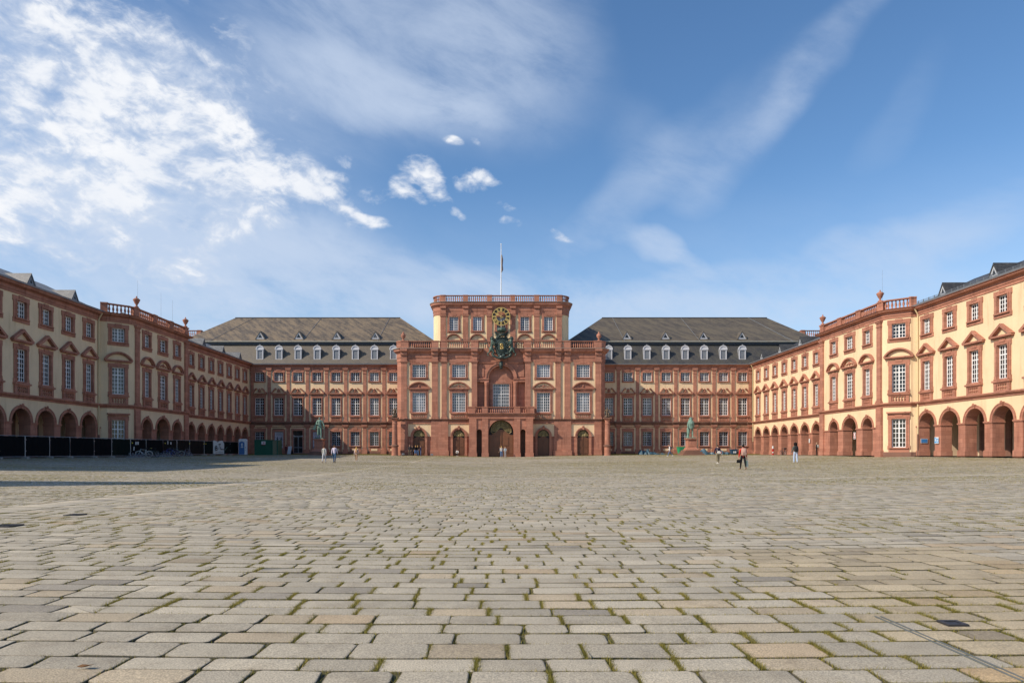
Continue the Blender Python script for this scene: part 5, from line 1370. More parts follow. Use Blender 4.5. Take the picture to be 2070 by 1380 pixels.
# ------------------------------------------------------------------ statues
def pedestal(root, steps, w, h):
    z = 0
    for i,(sw,sh) in enumerate(steps):
        m = MB(); m.box(-sw/2,sw/2,-sw/2,sw/2,z-(1.0 if i == 0 else 0),z+sh-.002); m.build('step', REDD, root); z += sh
    m = MB(); m.frustum(0,0,z,z+.28,w*.74,w*.74,w*.62,w*.62); m.frustum(0,0,z+.28,z+.4,w*.6,w*.6,w*.52,w*.52)
    m.box(-w/2,w/2,-w/2,w/2,z+.4,h-.26); m.box(-w*.54,w*.54,-w*.54,w*.54,h-.26,h-.18); m.box(-w*.62,w*.62,-w*.62,w*.62,h-.18,h)
    m.box(-w*.36,w*.36,-w/2-.03,-w/2,z+.6,h-.5); m.build('plinth_block', RED, root)
def statue(px, Y, label, kind):
    p = at_px(px,Y); t = thing('statue', label, 'statue', p)
    if kind == 'arm':
        pedestal(t,[(2.9,.3),(2.4,.28)],1.32,2.55); h0 = 2.55; k = 1.86
        J,E = skeleton(dict(arm_l=(6,8,.16),arm_r=(14,75,.05,-.16),leg_l=(6,-4),leg_r=(-3,-3),thick=1.1,stance=.02))
    else:
        pedestal(t,[(3.3,.28),(2.8,.26),(2.3,.24)],1.32,2.62); h0 = 2.62; k = 1.72
        J,E = skeleton(dict(arm_l=(-8,70,.06,-.05),arm_r=(4,38,.09),leg_l=(8,-6),leg_r=(-4,-2),thick=1.16,stance=.02))
    J = {n:(v[0]*k,(v[1][0]*k,v[1][1]*k),v[2]) for n,v in J.items() if True}
    low = min(J['toe'+n][0].z for n in 'lr')-.05
    rt = put('figure', None, t, (0,0,h0+.12-low), math.pi); bpy.data.objects.remove(rt)
    o = put('figure', skin_mesh(J,E,{'torso':VERD},'figure'), t, (0,0,h0+.14-low), math.pi)
    m = MB(); m.box(-.62,.62,-.55,.55,h0,h0+.14); m.build('base_plate', VERD, t)
    m = MB(); z0 = h0+.14
    if kind == 'arm':
        # coat skirts behind the legs, open cloak over the lowered arm
        m.add([(-.33,.1,z0+1.85),(.33,.1,z0+1.85),(.30,.30,z0+.55),(-.34,.30,z0+.55),(-.30,.3,z0+1.85),(.30,.3,z0+1.85),(.26,.44,z0+.5),(-.30,.44,z0+.5)],[(0,1,2,3),(5,4,7,6),(0,4,5,1),(3,2,6,7),(0,3,7,4),(1,5,6,2)])
        m.build('coat', VERD, t)
        m = MB(); m.add([(-.35,-.05,z0+2.55),(-.55,-.12,z0+2.35),(-1.05,-.22,z0+1.35),(-.72,-.1,z0+1.25),(-.3,.12,z0+2.5),(-.5,.1,z0+2.3),(-.95,-.02,z0+1.3),(-.66,.08,z0+1.2)],[(0,1,2,3),(7,6,5,4),(0,4,5,1),(1,5,6,2),(2,6,7,3),(3,7,4,0)]); m.build('cloak', VERD, t)
    else:
        m.lathe([(.40,1.3),(.44,1.5),(.46,1.8),(.54,2.1),(.50,2.4),(.32,2.56)],12,0,0,z0); m.build('coat', VERD, t)
        m = MB(); m.ball((0,.02,z0+2.86),.27,.26,.28,12,8); m.ball((0,-.2,z0+2.52),.19,.14,.32,10,7); m.ball((0,.1,z0+2.6),.36,.2,.36,10,7); m.build('hair', VERD, t, smooth=True)
        m = MB(); m.lathe([(.2,0),(.2,.2),(.16,.3),(.19,1.2),(.2,1.4),(.12,1.45)],10,-.48,-.12,z0); m.ball((-.46,-.22,z0+1.42),.18,.16,.2,10,6); m.tube([(-.4,-.3,z0+1.3),(-.36,-.32,z0+.5)],[.07,.05],7); m.build('stump', VERD, t)
    return t
statue(646,106.5,'green bronze statue with arm held out to the side, before the entrance door side','arm')
statue(1396.5,106.0,'green bronze statue of a long-haired bearded figure, before the blue tarpaulins','beard')
# columns with seated figures at the corners of the centre block
for s, lab in ((-1,'round sandstone column crowned by a dark seated figure, beside the group of people'),(1,'round sandstone column crowned by a dark seated figure, on the blue tarpaulin side')):
    x = s*17.55; y = 112.7
    t = thing('stone_column', lab, 'column', (x,y,gz(x,y)), 0, 'columns flanking the centre block')
    m = MB(); m.lathe([(.56,-.4),(.56,.1),(.52,.15),(.52,1.45)],16); m.build('drum', RED, t, smooth=False)
    m = MB(); m.lathe([(.55,1.45),(.66,1.5),(.66,1.66),(.5,1.75),(.48,1.8)],16); m.build('collar', REDD, t)
    m = MB(); m.lathe([(.46,1.8),(.46,2.2),(.41,5.1),(.47,5.2),(.41,5.3),(.40,5.75),(.52,5.95),(.52,6.05)],16); m.build('shaft', RED, t, smooth=False)
    m = MB(); m.box(-.62,.62,-.62,.62,6.05,6.25); m.build('capital', REDD, t)
    J,E = skeleton(dict(sit=True,hip=.5,lean=10,arm_l=(35,30,.1),arm_r=(-20,60,.12),thick=1.25))
    J = {n:(v[0]*1.25,(v[1][0]*1.25,v[1][1]*1.25),v[2]) for n,v in J.items()}
    put('figure', skin_mesh(J,E,{'torso':STATUE_ST},'figure'), t, (0,.15,6.28), math.pi)
    m = MB(); m.ball((0,.1,6.42),.46,.42,.3,10,6); m.ball((-.25,-.3,6.4),.25,.22,.2,9,6); m.ball((.3,-.2,6.5),.2,.25,.3,9,6); m.build('drapery', STATUE_ST, t)

# ------------------------------------------------------------------ urns
def urn(p, prof, label, group, mat):
    t = thing('stone_urn', label, 'urn', p, 0, group)
    m = MB(); m.lathe(prof[0],14); m.build('bowl', mat, t, smooth=True)
    m = MB(); m.lathe(prof[1],12); m.build('lid', mat, t, smooth=True); return t
UP = ([(.24,0),(.24,.1),(.1,.2),(.09,.3),(.22,.5),(.34,.78),(.38,.86),(.40,.92),(.34,.96)],[(.33,.96),(.24,1.06),(.12,1.1),(.06,1.16),(.09,1.22),(.05,1.3),(.0,1.36)])
for p, side, first in URNS:
    far = first if side > 0 else not first
    urn(p,UP,('lidded stone urn on the %s pavilion balustrade, %s' % ('sunlit' if side>0 else 'shaded','toward the main palace front' if far else 'at its bowed corner')),'urns on the court pavilions',RED)
UC = ([(.28,0),(.28,.12),(.12,.2),(.14,.3),(.36,.62),(.42,.86),(.36,1.06),(.18,1.16),(.24,1.22)],[(.2,1.22),(.16,1.32),(.07,1.4),(.09,1.46),(.0,1.58)])
for s, lab in ((-1,'amphora-shaped stone urn on the centre block, standing before the mossy roof behind the arm-out statue'),(1,'amphora-shaped stone urn on the centre block, standing before the darker roof behind the tarpaulins')):
    urn(Vector((s*16.35,114.1,19.01)),UC,lab,'urns on the centre block',STATUE_ST if 0 else RED)

# ------------------------------------------------------------------ clock, coat of arms, flagpole
ck = thing('wall_clock', 'round openwork clock with gilded ring, Roman numerals and hands at ten', 'clock', (0,116.3,23.5))
def annulus(mb, r0, r1, y0, y1, n=48):
    o = [(r1*math.cos(2*math.pi*i/n),r1*math.sin(2*math.pi*i/n)) for i in range(n+1)]; q = [(r0*math.cos(2*math.pi*i/n),r0*math.sin(2*math.pi*i/n)) for i in range(n+1)]
    mb.strip(o[::-1], q[::-1], y0, y1)
m = MB(); annulus(m,1.44,1.56,-.06,.04); annulus(m,.84,.93,-.06,.04); m.build('rim', GOLD, ck)
m = MB(); annulus(m,.9,1.46,-.0,.03); m.build('dial', BLACK, ck)
NUM = ['XII','I','II','III','IIII','V','VI','VII','VIII','IX','X','XI']
def bar2(mb, p, q, w, y0, y1):
    d = Vector((q[0]-p[0],q[1]-p[1])).normalized(); nx, nz = -d.y*w/2, d.x*w/2
    mb.prism([(p[0]-nx,p[1]-nz),(q[0]-nx,q[1]-nz),(q[0]+nx,q[1]+nz),(p[0]+nx,p[1]+nz)][::-1], y0, y1)
m = MB()
for h, s in enumerate(NUM):
    wd = {'I':.10,'V':.22,'X':.22}; tot = sum(wd[c] for c in s); x = -tot/2; ang = math.pi/2-h*math.pi/6
    for c in s:
        w_ = wd[c]; xa, xb, r0, r1 = x+.02, x+w_-.02, .93, 1.45
        seg = [((x+w_/2,r0),(x+w_/2,r1))] if c == 'I' else ([((xa,r1),(x+w_/2,r0)),((x+w_/2,r0),(xb,r1))] if c == 'V' else [((xa,r0),(xb,r1)),((xa,r1),(xb,r0))])
        for k,(a,b) in enumerate(seg):
            f = lambda p: (p[1]*math.cos(ang)+p[0]*math.sin(ang), p[1]*math.sin(ang)-p[0]*math.cos(ang))
            bar2(m, f(a), f(b), .08, -.045-.004*k, .002)
        x += w_
m.build('numerals', GOLD, ck)
m = MB(); a = R(90-300); u = (math.cos(a),math.sin(a))
bar2(m,(-.25*u[0],-.25*u[1]),(.95*u[0],.95*u[1]),.08,-.13,-.10); m.ball((.62*u[0],-.115,.62*u[1]),.19,.03,.15,10,6); m.ball((-.27*u[0],-.115,-.27*u[1]),.11,.03,.11,8,5); m.build('hour_hand', GOLD, ck)
m = MB(); bar2(m,(0,-.35),(0,1.38),.06,-.17,-.14); m.ball((0,-.15,0),.12,.05,.12,10,6); m.ball((0,-.155,-.36),.09,.03,.09,8,5); m.build('minute_hand', GOLD, ck)

ca = thing('coat_of_arms', 'dark bronze coat of arms with crown, two rampant lions and gilded monogram below the clock', 'coat of arms', (.1,113.55,17.93))
def dome(mb, poly, y0, y1, k=.8):
    """outline raised to a convex boss"""
    n = len(poly); cx = sum(p[0] for p in poly)/n; cz = sum(p[1] for p in poly)/n
    rings = [(1.0,y1),(1.0,y0+.12),(.9,y0+.03),(k*.6,y0)]
    v = [(cx+(x-cx)*s,y,cz+(z-cz)*s) for s,y in rings for x,z in poly]; fs = []
    for q in range(3):
        for i in range(n): fs.append((q*n+i,(q+1)*n+i,(q+1)*n+(i+1)%n,q*n+(i+1)%n))
    fs.append(tuple(range(3*n,4*n))[::-1]); mb.add(v,[f[::-1] for f in fs])
sh = [(-.95,1.35),(-.55,1.55),(0,1.42),(.55,1.55),(.95,1.35),(1.05,.6),(1.0,-.2),(.85,-.9),(.45,-1.5),(0,-1.85),(-.45,-1.5),(-.85,-.9),(-1.0,-.2),(-1.05,.6)][::-1]
m = MB(); dome(m, [(x*1.12,z*1.05) for x,z in sh], -.25, .35); m.build('cartouche', BRONZE, ca, smooth=False)
m = MB(); n = 20; ov = [(.72*math.cos(2*math.pi*i/n), .95*math.sin(2*math.pi*i/n)) for i in range(n)]; dome(m, ov, -.48, -.1); 
for i in range(26):
    t = 2*math.pi*i/26; m.ball((.86*math.cos(t),-.3,1.08*math.sin(t)),.13,.12,.13,7,5)
m.build('shield', BRONZE, ca)
m = MB(); rn = random.Random(4)
for s in (-1,1):
    for k in range(9):
        a = k/8; x, z = s*(1.1+.35*math.sin(a*3)), 1.2-2.7*a
        m.tube([(x,-.05,z),(x+s*.3,-.25,z+.22),(x+s*.42,-.15,z-.12),(x+s*.22,-.22,z-.24)],[.14,.12,.09,.04],7)
    m.tube([(s*1.2,-.1,-.9),(s*1.55,-.2,-1.25),(s*1.3,-.3,-1.6),(s*.7,-.35,-1.85),(s*.2,-.4,-1.9)],[.2,.26,.22,.2,.22],8)
    m.ball((s*.32,-.35,-1.5),.3,.24,.28,9,6); m.ball((s*.7,-.3,1.55),.28,.2,.2,9,6)
m.ball((0,-.42,-1.75),.42,.28,.3,10,6)
for k in range(54):
    t = rn.uniform(0,2*math.pi); e = rn.uniform(.95,1.3); m.ball((1.12*e*math.cos(t),-.22-rn.random()*.15,1.55*e*math.sin(t)-.1),rn.uniform(.08,.2),.14,rn.uniform(.08,.2),7,5)
m.build('scrollwork', BRONZE, ca)
m = MB()
m.lathe([(.62,1.75),(.66,1.85),(.58,2.0),(.6,2.12)],14,0,-.15,0)
for i in range(12):
    t = 2*math.pi*i/12; m.ball((.6*math.cos(t),-.15+.6*math.sin(t),2.15),.1,.1,.14,6,5)
for s in (-1,1):   # wings of leaves at both sides
    for k in range(5): m.tube([(s*.5,-.1,1.7+.1*k),(s*(.85+.05*k),-.2,1.85+.14*k),(s*(1.15+.12*(k%2)),-.12,1.75+.2*k)],[.13,.09,.02],6)
m.build('crown_band', BRONZE, ca)
m = MB()
for i in range(8):
    t = 2*math.pi*i/8; m.ball((.42*math.cos(t),-.15+.42*math.sin(t),2.75),.42,.42,.36,10,7)
m.ball((0,-.15,2.95),.45,.45,.3,10,7); m.build('crown_cap', BRONZEG, ca, smooth=True)
m = MB()
m.tube([(.2,-.55,.28),(.05,-.58,.42),(-.18,-.58,.36),(-.2,-.58,.12),(.02,-.58,.0),(.24,-.58,-.12),(.2,-.58,-.38),(-.05,-.58,-.44),(-.25,-.56,-.3)],.085,7)
m.tube([(-.26,-.54,.1),(.26,-.54,.12)],.05,6); m.tube([(-.28,-.54,-.2),(-.1,-.56,.05),(.28,-.54,.3)],.05,6); m.ball((0,-.52,0),.16,.05,.2,8,6); m.build('monogram', GOLD, ca, smooth=True)
def lion(s):
    J, E = {}, []
    def j(n,p,r,par=None): J[n] = (Vector((s*p[0],p[1],p[2])),(r,r),'b'); (E.append((par,n)) if par else None)
    j('hip',(1.72,-.25,-.35),.26); j('belly',(1.62,-.3,.2),.25,'hip'); j('chest',(1.55,-.35,.7),.31,'belly'); j('neck',(1.6,-.35,1.1),.26,'chest'); j('head',(1.62,-.45,1.38),.24,'neck'); j('muzzle',(1.48,-.68,1.3),.13,'head')
    j('sh',(1.35,-.5,.75),.16,'chest'); j('el',(1.15,-.6,.45),.1,'sh'); j('paw',(.95,-.6,.62),.09,'el')
    j('sh2',(1.5,-.55,.55),.13,'chest'); j('el2',(1.3,-.66,.2),.09,'sh2'); j('paw2',(1.08,-.62,.2),.08,'el2')
    j('th',(1.95,-.3,-.6),.2,'hip'); j('kn',(2.05,-.35,-1.0),.13,'th'); j('hk',(2.38,-.25,-1.12),.085,'kn'); j('ft',(2.28,-.3,-1.5),.09,'hk'); j('toe',(2.08,-.42,-1.52),.07,'ft')
    j('th2',(1.5,-.35,-.7),.18,'hip'); j('kn2',(1.3,-.45,-.95),.12,'th2'); j('hk2',(1.5,-.4,-1.3),.08,'kn2'); j('ft2',(1.32,-.5,-1.5),.08,'hk2')
    j('t1',(2.1,-.1,-.25),.09,'hip'); j('t2',(2.35,-.1,.1),.07,'t1'); j('t3',(2.3,-.12,.5),.06,'t2'); j('t4',(2.62,-.12,.62),.07,'t3'); j('t5',(2.85,-.12,.35),.13,'t4')
    o = put('lion', skin_mesh(J,E,{'b':BRONZEG},'lion'), ca)
    m = MB()
    for k in range(14):
        a = 2*math.pi*k/14; m.ball((s*(1.62+.24*math.cos(a)),-.36,1.28+.26*math.sin(a)),.12,.14,.12,7,5)
    m.build('mane', BRONZE, o)
lion(-1); lion(1)
km = thing('carved_head', 'dark carved head on the keystone below the coat of arms', 'sculpture', (0,113.9,14.75))
m = MB(); m.lathe([(.12,-.4),(.22,-.25),(.3,.0),(.33,.3),(.28,.55),(.15,.7)],10,0,-.15,0); m.ball((0,-.42,.1),.12,.14,.2,8,6); m.build('face', BRONZE, km)
m = MB(); m.ball((0,-.1,.6),.34,.3,.22,10,6); m.box(-.25,.25,-.1,.3,-.45,.7); m.build('hair', BRONZE, km)
fp = thing('flagpole', 'white flagpole with a furled flag on the attic tower roof', 'flagpole', (0,120.5,26.0))
m = MB(); m.lathe([(.12,0),(.11,.6),(.085,6),(.05,11),(.0,11.1)],8); m.ball((0,0,11.1),.11); m.build('pole', WHITE, fp)
m = MB(); m.tube([(.12,-.05,9.2),(.2,-.08,8.4),(.16,-.1,7.4),(.2,-.06,6.6),(.1,-.03,6.1)],[.06,.16,.13,.17,.05],7); m.build('flag', cloth((.14,.11,.11)), fp)
for px, top, Y in ((280,575,78.6),(415,598,0),(536,0,0)): pass
for (x,y,h,lab) in ((-42.6,80.0,3.2,'thin lightning rod on the shaded pavilion, nearest the bowed-corner urn'),(-42.6,85.5,3.0,'thin lightning rod midway along the shaded pavilion roof'),(-42.6,88.5,2.8,'thin lightning rod on the shaded pavilion beside its far urn'),(43.0,77.0,3.6,'thin lightning rod above the bowed corner of the sunlit pavilion')):
    t = thing('lightning_rod', lab, 'lightning rod', (x,y,15.7), 0, 'lightning rods on the pavilions'); m = MB(); m.tube([(0,0,0),(0,0,1.6),(0,0,1.6+h)],[.022,.014,.008],5); m.build('rod', STEEL, t); MB().box(-.12,.12,-.12,.12,0,.12).build('base', STEEL, t)
# ------------------------------------------------------------------ construction fence
TARP = mat_plain('black_fence_sheet', (.004,.005,.006), .9, 0, .5, 1.2, .1)
TARPG = mat_plain('dark_green_fence_sheet', (.005,.010,.008), .9, 0, .5, 1.2, .1)
TARPB = mat_plain('brownish_fence_sheet', (.014,.011,.009), .9, 0, .4, 1.2, .1)
CONC = mat_plain('concrete', (.32,.31,.29), .9, 0, .2, 6)
PAPER = mat_plain('white_paper', (.62,.64,.64), .8, 0, .05)
YELP = mat_plain('yellow_plastic', (.62,.52,.05), .5, 0, .1)
fence_line = [(50.0,-42.35),(62.0,-42.1),(76.0,-40.7),(90.0,-40.4),(106.5,-40.2)]
def fence_x(Y): return float(np.interp(Y,[p[0] for p in fence_line],[p[1] for p in fence_line]))
def fence_pt(px):
    for Y in np.arange(48,112,.02):
        if (fence_x(Y)/Y*F+CX) >= px: return Vector((fence_x(Y),Y,gz(fence_x(Y),Y)))
posts = [-62,-4,50.5,100,140.5,189.4,225.5,263.5,295,328.5,357.5,383,412.5,429.5,451.5,464.5,481]
fp_ = [fence_pt(p) for p in posts]
FL = ['plain black sheet, at the picture edge','plain black sheet, second from the picture edge','plain black sheet under the first full arch','plain black sheet under the second arch','plain black sheet under the third arch','plain black sheet before the corner window','greenish sheet with slanting post before the corner window','black sheet with paper notices behind the pale bicycle','plain black sheet behind the bare bicycle rack','brownish sheet with two pale marks and a slanted gap','brownish sheet with a yellow tag behind the last bicycle','brownish sheet with yellow tag, nearest the far arcade start','dark sheet with yellow tag beside the white banner','sheet hidden behind the white banner','dark green sheet with a pale stroke beside the banner','dark green sheet beside the portable toilet']
for i in range(len(posts)-1):
    a, b = fp_[i], fp_[i+1]
    if a is None or b is None: continue
    d = b-a; L = math.hypot(d.x,d.y); ang = math.atan2(d.y,d.x)
    t = thing('fence_panel', 'construction fence panel: '+FL[i], 'fence', a, ang, 'construction fence panels before the shaded wing')
    H = 2.02; sl = d.z
    m = MB(); ln = random.uniform(-.03,.03)*0
    m.tube([(.03,0,.05),(.03,0,H)],.026,7); m.tube([(L-.03,0,.05+sl),(L-.03,0,H+sl)],.026,7); m.tube([(.03,0,H-.03),(L-.03,0,H-.03+sl)],.024,7); m.tube([(.03,0,.16),(L-.03,0,.16+sl)],.024,7); m.build('frame', STEEL, t)
    m = MB(); n = 12; v = []
    for k in range(n+1):
        x = .05+(L-.1)*k/n; zt = H-.04-.05*abs(math.sin(k*1.7+i))-.04*(k in (3,8)); off = -.035+.03*math.sin(k*2.1+i*1.3)
        v += [(x,off,.22+sl*k/n),(x,off-.01,1.1+sl*k/n),(x,off+.01,zt+sl*k/n)]
    if i == 9: v = [(x if k < 24 else x-.12*(z/2)*(2 if k>30 else 1),y,z) for k,(x,y,z) in enumerate(v)]
    fs = []
    for k in range(n):
        for q in range(2): fs.append((k*3+q,(k+1)*3+q,(k+1)*3+q+1,k*3+q+1))
    nb_ = len(v); v2 = v+[(x,y+.006,z) for x,y,z in v]; fs2 = fs+[tuple(j+nb_ for j in f)[::-1] for f in fs]
    MB().add(v2,fs2).build('sheet', TARPB if i in (9,10,11) else (TARPG if i in (6,12,13,14,15) else TARP), t, smooth=True)
    m = MB(); m.box(-.13,.13,-.32,.32,-.08,.12); m.build('foot', CONC, t)
    m = MB(); m.box(-.05,.1,-.05,.05,1.62,1.70); m.box(-.05,.1,-.05,.05,.62,.70); m.build('clamp', STEEL, t)
    if i in (7,9,10,11,12):
        m = MB(); xx = {7:.12,9:.35,10:L-.28,11:L-.35,12:.25}[i]; m.box(xx,xx+.18,-.1,-.085,1.5+sl*.5,1.62+sl*.5); m.build('yellow_tag', YELP, t)
    if i == 7:
        for k,(xx,zz,ww,hh) in enumerate(((.75,1.55,.13,.34),(1.0,1.55,.13,.34),(1.25,1.55,.13,.34),(.4,.95,.16,.42))):
            m = MB(); m.prism([(xx,zz-hh/2),(xx+ww,zz-hh/2),(xx+ww+.05,zz+hh/2),(xx+.05,zz+hh/2)],-.1,-.09); m.build('paper_notice', PAPER, t)
    if i == 9:
        for xx,ww,hh in ((1.0,.14,.42),(1.7,.2,.3)): m = MB(); m.box(xx,xx+ww,-.1,-.09,1.45,1.45+hh); m.build('paper_notice', PAPER, t)
    if i == 14:
        m = MB(); m.tube([(.25,-.09,.7),(1.1,-.09,1.2)],.03,5); m.build('pale_stroke', cloth((.14,.22,.16)), t)
# white banner with black lettering hung on the fence
a, b = fp_[13], fp_[14]; d = b-a; L = math.hypot(d.x,d.y)
t = thing('banner', 'white and pale green banner with black letters hung on the fence', 'banner', a+Vector((.10,-.10,0)), math.atan2(d.y,d.x))
m = MB(); v = []; n = 14
for k in range(n+1):
    x = L*k/n; zt = 2.08-.22*math.exp(-((k-5.5)/2.2)**2)-.5*max(0,(k-12)/2)*.8; y = -.05+.03*math.sin(k*1.1)
    v += [(x,y,.2),(x,y,zt)]
fs = [(2*k,2*k+2,2*k+3,2*k+1) for k in range(n)]; nb_ = len(v)
MB().add(v+[(x,y+.008,z) for x,y,z in v], fs+[tuple(q+nb_ for q in f)[::-1] for f in fs]).build('sheet', BANNER, t, smooth=True)
m = MB(); s_ = L/2.6
def stroke(pts, w=.10): 
    for p,q in zip(pts[:-1],pts[1:]): bar2(m,(p[0]*s_,p[1]),(q[0]*s_,q[1]),w,-.125,-.11)
stroke([(.42,.75),(.42,1.28),(.75,1.28),(.8,1.15),(.72,1.02),(.45,1.02)],.13); stroke([(.45,1.02),(.85,.98),(.88,.8),(.75,.72),(.42,.74)],.13)
stroke([(1.45,1.4),(1.3,1.2),(1.15,.8)],.05); stroke([(1.65,1.2),(1.62,.85),(2.3,.83),(2.5,.83)],.12); stroke([(1.15,1.55),(1.3,1.5),(1.5,1.62),(1.62,1.48)],.12); stroke([(.5,.4),(1.1,.42),(1.3,.48),(1.7,.43),(2.2,.41)],.04)
m.build('lettering', BLACK, t)
# ------------------------------------------------------------------ portable toilet, container
p = at_px(491.5,103.2); t = thing('portable_toilet', 'blue portable toilet with white rounded door frame beside the fence end', 'portable toilet', p, R(12))
BLUE = mat_plain('blue_plastic', (.018,.10,.27), .4, 0, .1); WPL = mat_plain('white_plastic', (.58,.60,.63), .45, 0, .08)
m = MB(); m.prism([(-.56,.05),(.56,.05),(.56,2.1),(.42,2.28),(-.42,2.28),(-.56,2.1)],-.52,.6); m.build('cabin', WPL, t)
m = MB(); m.prism([(-.5,.1),(.26,.1),(.26,1.85),(.15,1.98),(-.12,2.05),(-.4,1.98),(-.5,1.85)],-.58,-.53); m.build('door', BLUE, t)
m = MB(); m.box(-.2,.06,-.6,-.585,1.35,1.75); m.box(-.24,.1,-.6,-.585,1.12,1.24); m.build('door_sign', PAPER, t)
m = MB(); m.box(-.1,-.04,-.606,-.601,1.4,1.68); m.box(.0,.03,-.606,-.601,1.42,1.66); m.build('symbol', BLUE, t)
m = MB(); m.box(.33,.5,-.57,-.525,.1,1.95); m.build('door_jamb', WPL, t); m = MB(); m.box(.38,.46,-.6,-.575,1.05,1.2); m.box(.38,.44,-.6,-.575,.7,.78); m.build('latch', BLACK, t)
m = MB(); m.prism([(-.62,2.14),(.62,2.14),(.5,2.36),(.3,2.43),(-.3,2.43),(-.5,2.36)],-.58,.66); m.build('roof', WPL, t); m = MB(); m.box(-.6,.6,-.6,.66,-.12,.05); m.build('skid', IRON, t)
p = at_px(538.5,104.0); t = thing('shipping_container', 'dark green corrugated steel container with a white notice in the shade', 'container', p, R(3))
GRN = mat_plain('green_container_paint', (.008,.085,.05), .5, 0, .15, 1.2); GRN2 = mat_plain('faded_container_side', (.17,.17,.11), .6, 0, .15)
m = MB(); pts = []; n = 13
for k in range(n):
    x = -1.7+2.55*k/n; w_ = 2.55/n; pts += [(x,-.0),(x+w_*.35,-.0),(x+w_*.5,.06),(x+w_*.85,.06)]
pts.append((.85,0))
m.sweep(pts,[(0,.08),(0,2.28),(-.1,2.28),(-.1,.08)]); m.build('corrugated_wall', GRN, t)
pts = []
for k in range(4):
    x = .95+.62*k/4; w_ = .62/4; pts += [(x,.02),(x+w_*.35,.02),(x+w_*.5,.08),(x+w_*.85,.08)]
pts.append((1.57,.02)); m = MB(); m.sweep(pts,[(0,.08),(0,2.26),(-.1,2.26),(-.1,.08)]); m.build('side_wall', GRN2, t)
m = MB(); m.box(-1.78,-1.7,-.04,.1,-.1,2.32); m.box(.85,.95,-.04,.1,-.1,2.32); m.box(1.57,1.72,-.04,.1,-.1,2.3); m.box(-1.7,.85,-.04,.1,2.24,2.33); m.box(-1.7,.85,-.04,.1,-.1,.1); m.box(.95,1.57,-.02,.1,2.2,2.3); m.box(.95,1.57,-.02,.1,-.1,.1); m.build('frame', GRN, t)
m = MB(); m.box(-1.75,1.7,.1,2.4,-.1,2.3); m.build('body', GRN, t)
m = MB(); m.box(-.72,-.14,-.06,-.045,1.55,2.08); m.build('notice', PAPER, t); m = MB(); m.box(-.72,-.14,-.066,-.061,1.55,1.66); m.box(-.5,-.42,-.066,-.061,1.74,2.0); m.box(-.36,-.28,-.066,-.061,1.74,2.0); m.box(-.6,-.25,-.066,-.061,1.84,1.9); m.build('notice_print', cloth((.4,.08,.08)), t)
# posters in the blind window bays, folding board by the steps
for i, lab in ((1,'pale poster with dark dancing figures in the bay beside the green container'),(3,'pale poster with dark figures, half hidden behind the statue')):
    t = thing('poster', lab, 'poster', (-BX[i],120.18,1.15), 0, 'posters in the palace bays')
    m = MB(); m.box(-.78,.78,0,.03,0,2.85); m.build('sheet', POST, t)
    m = MB(); m.box(-.55,.5,-.006,-.001,2.3,2.42); m.box(-.5,.6,-.006,-.001,2.15,2.2); m.box(-.45,.3,-.006,-.001,2.52,2.6); m.build('lettering', cloth((.22,.22,.26)), t)
    m = MB()
    for cx,cz,s in ((-.35,1.35,1.0),(.3,1.2,1.2)):
        bar2(m,(cx,cz),(cx+.05,cz+.4*s),.2*s,-.006,-.001); bar2(m,(cx,cz),(cx-.22*s,cz-.55*s),.1*s,-.007,-.001); bar2(m,(cx+.03,cz),(cx+.2*s,cz-.6*s),.1*s,-.008,-.001); bar2(m,(cx,cz+.35*s),(cx-.35*s,cz+.55*s),.07,-.009,-.001); bar2(m,(cx,cz+.35*s),(cx+.35*s,cz+.2*s),.07,-.010,-.001)
        m.ball((cx+.06,-.004,cz+.52*s),.1*s,.004,.11*s,8,5)
    m.box(-.7,.2,-.006,-.001,.12,.3); m.build('print', cloth((.05,.05,.065)), t)
p = at_px(586,116.3); t = thing('folding_board', 'white folding sign board leaning beside the entrance steps', 'sign board', p, R(-20))
m = MB(); m.add([(-.35,-.3,.1),(.35,-.3,.1),(.35,.05,1.45),(-.35,.05,1.45),(-.35,-.26,.1),(.35,-.26,.1),(.35,.09,1.45),(-.35,.09,1.45)],[(0,1,2,3),(5,4,7,6),(0,3,7,4),(1,5,6,2),(3,2,6,7),(0,4,5,1)]); m.build('board', PAPER, t)
m = MB(); m.add([(-.33,.14,1.42),(.33,.14,1.42),(.33,.5,.1),(-.33,.5,.1),(-.33,.1,1.42),(.33,.1,1.42),(.33,.46,.1),(-.33,.46,.1)],[(0,1,2,3),(5,4,7,6),(0,3,7,4),(1,5,6,2),(3,2,6,7),(0,4,5,1)]); m.build('rear_board', IRON, t)
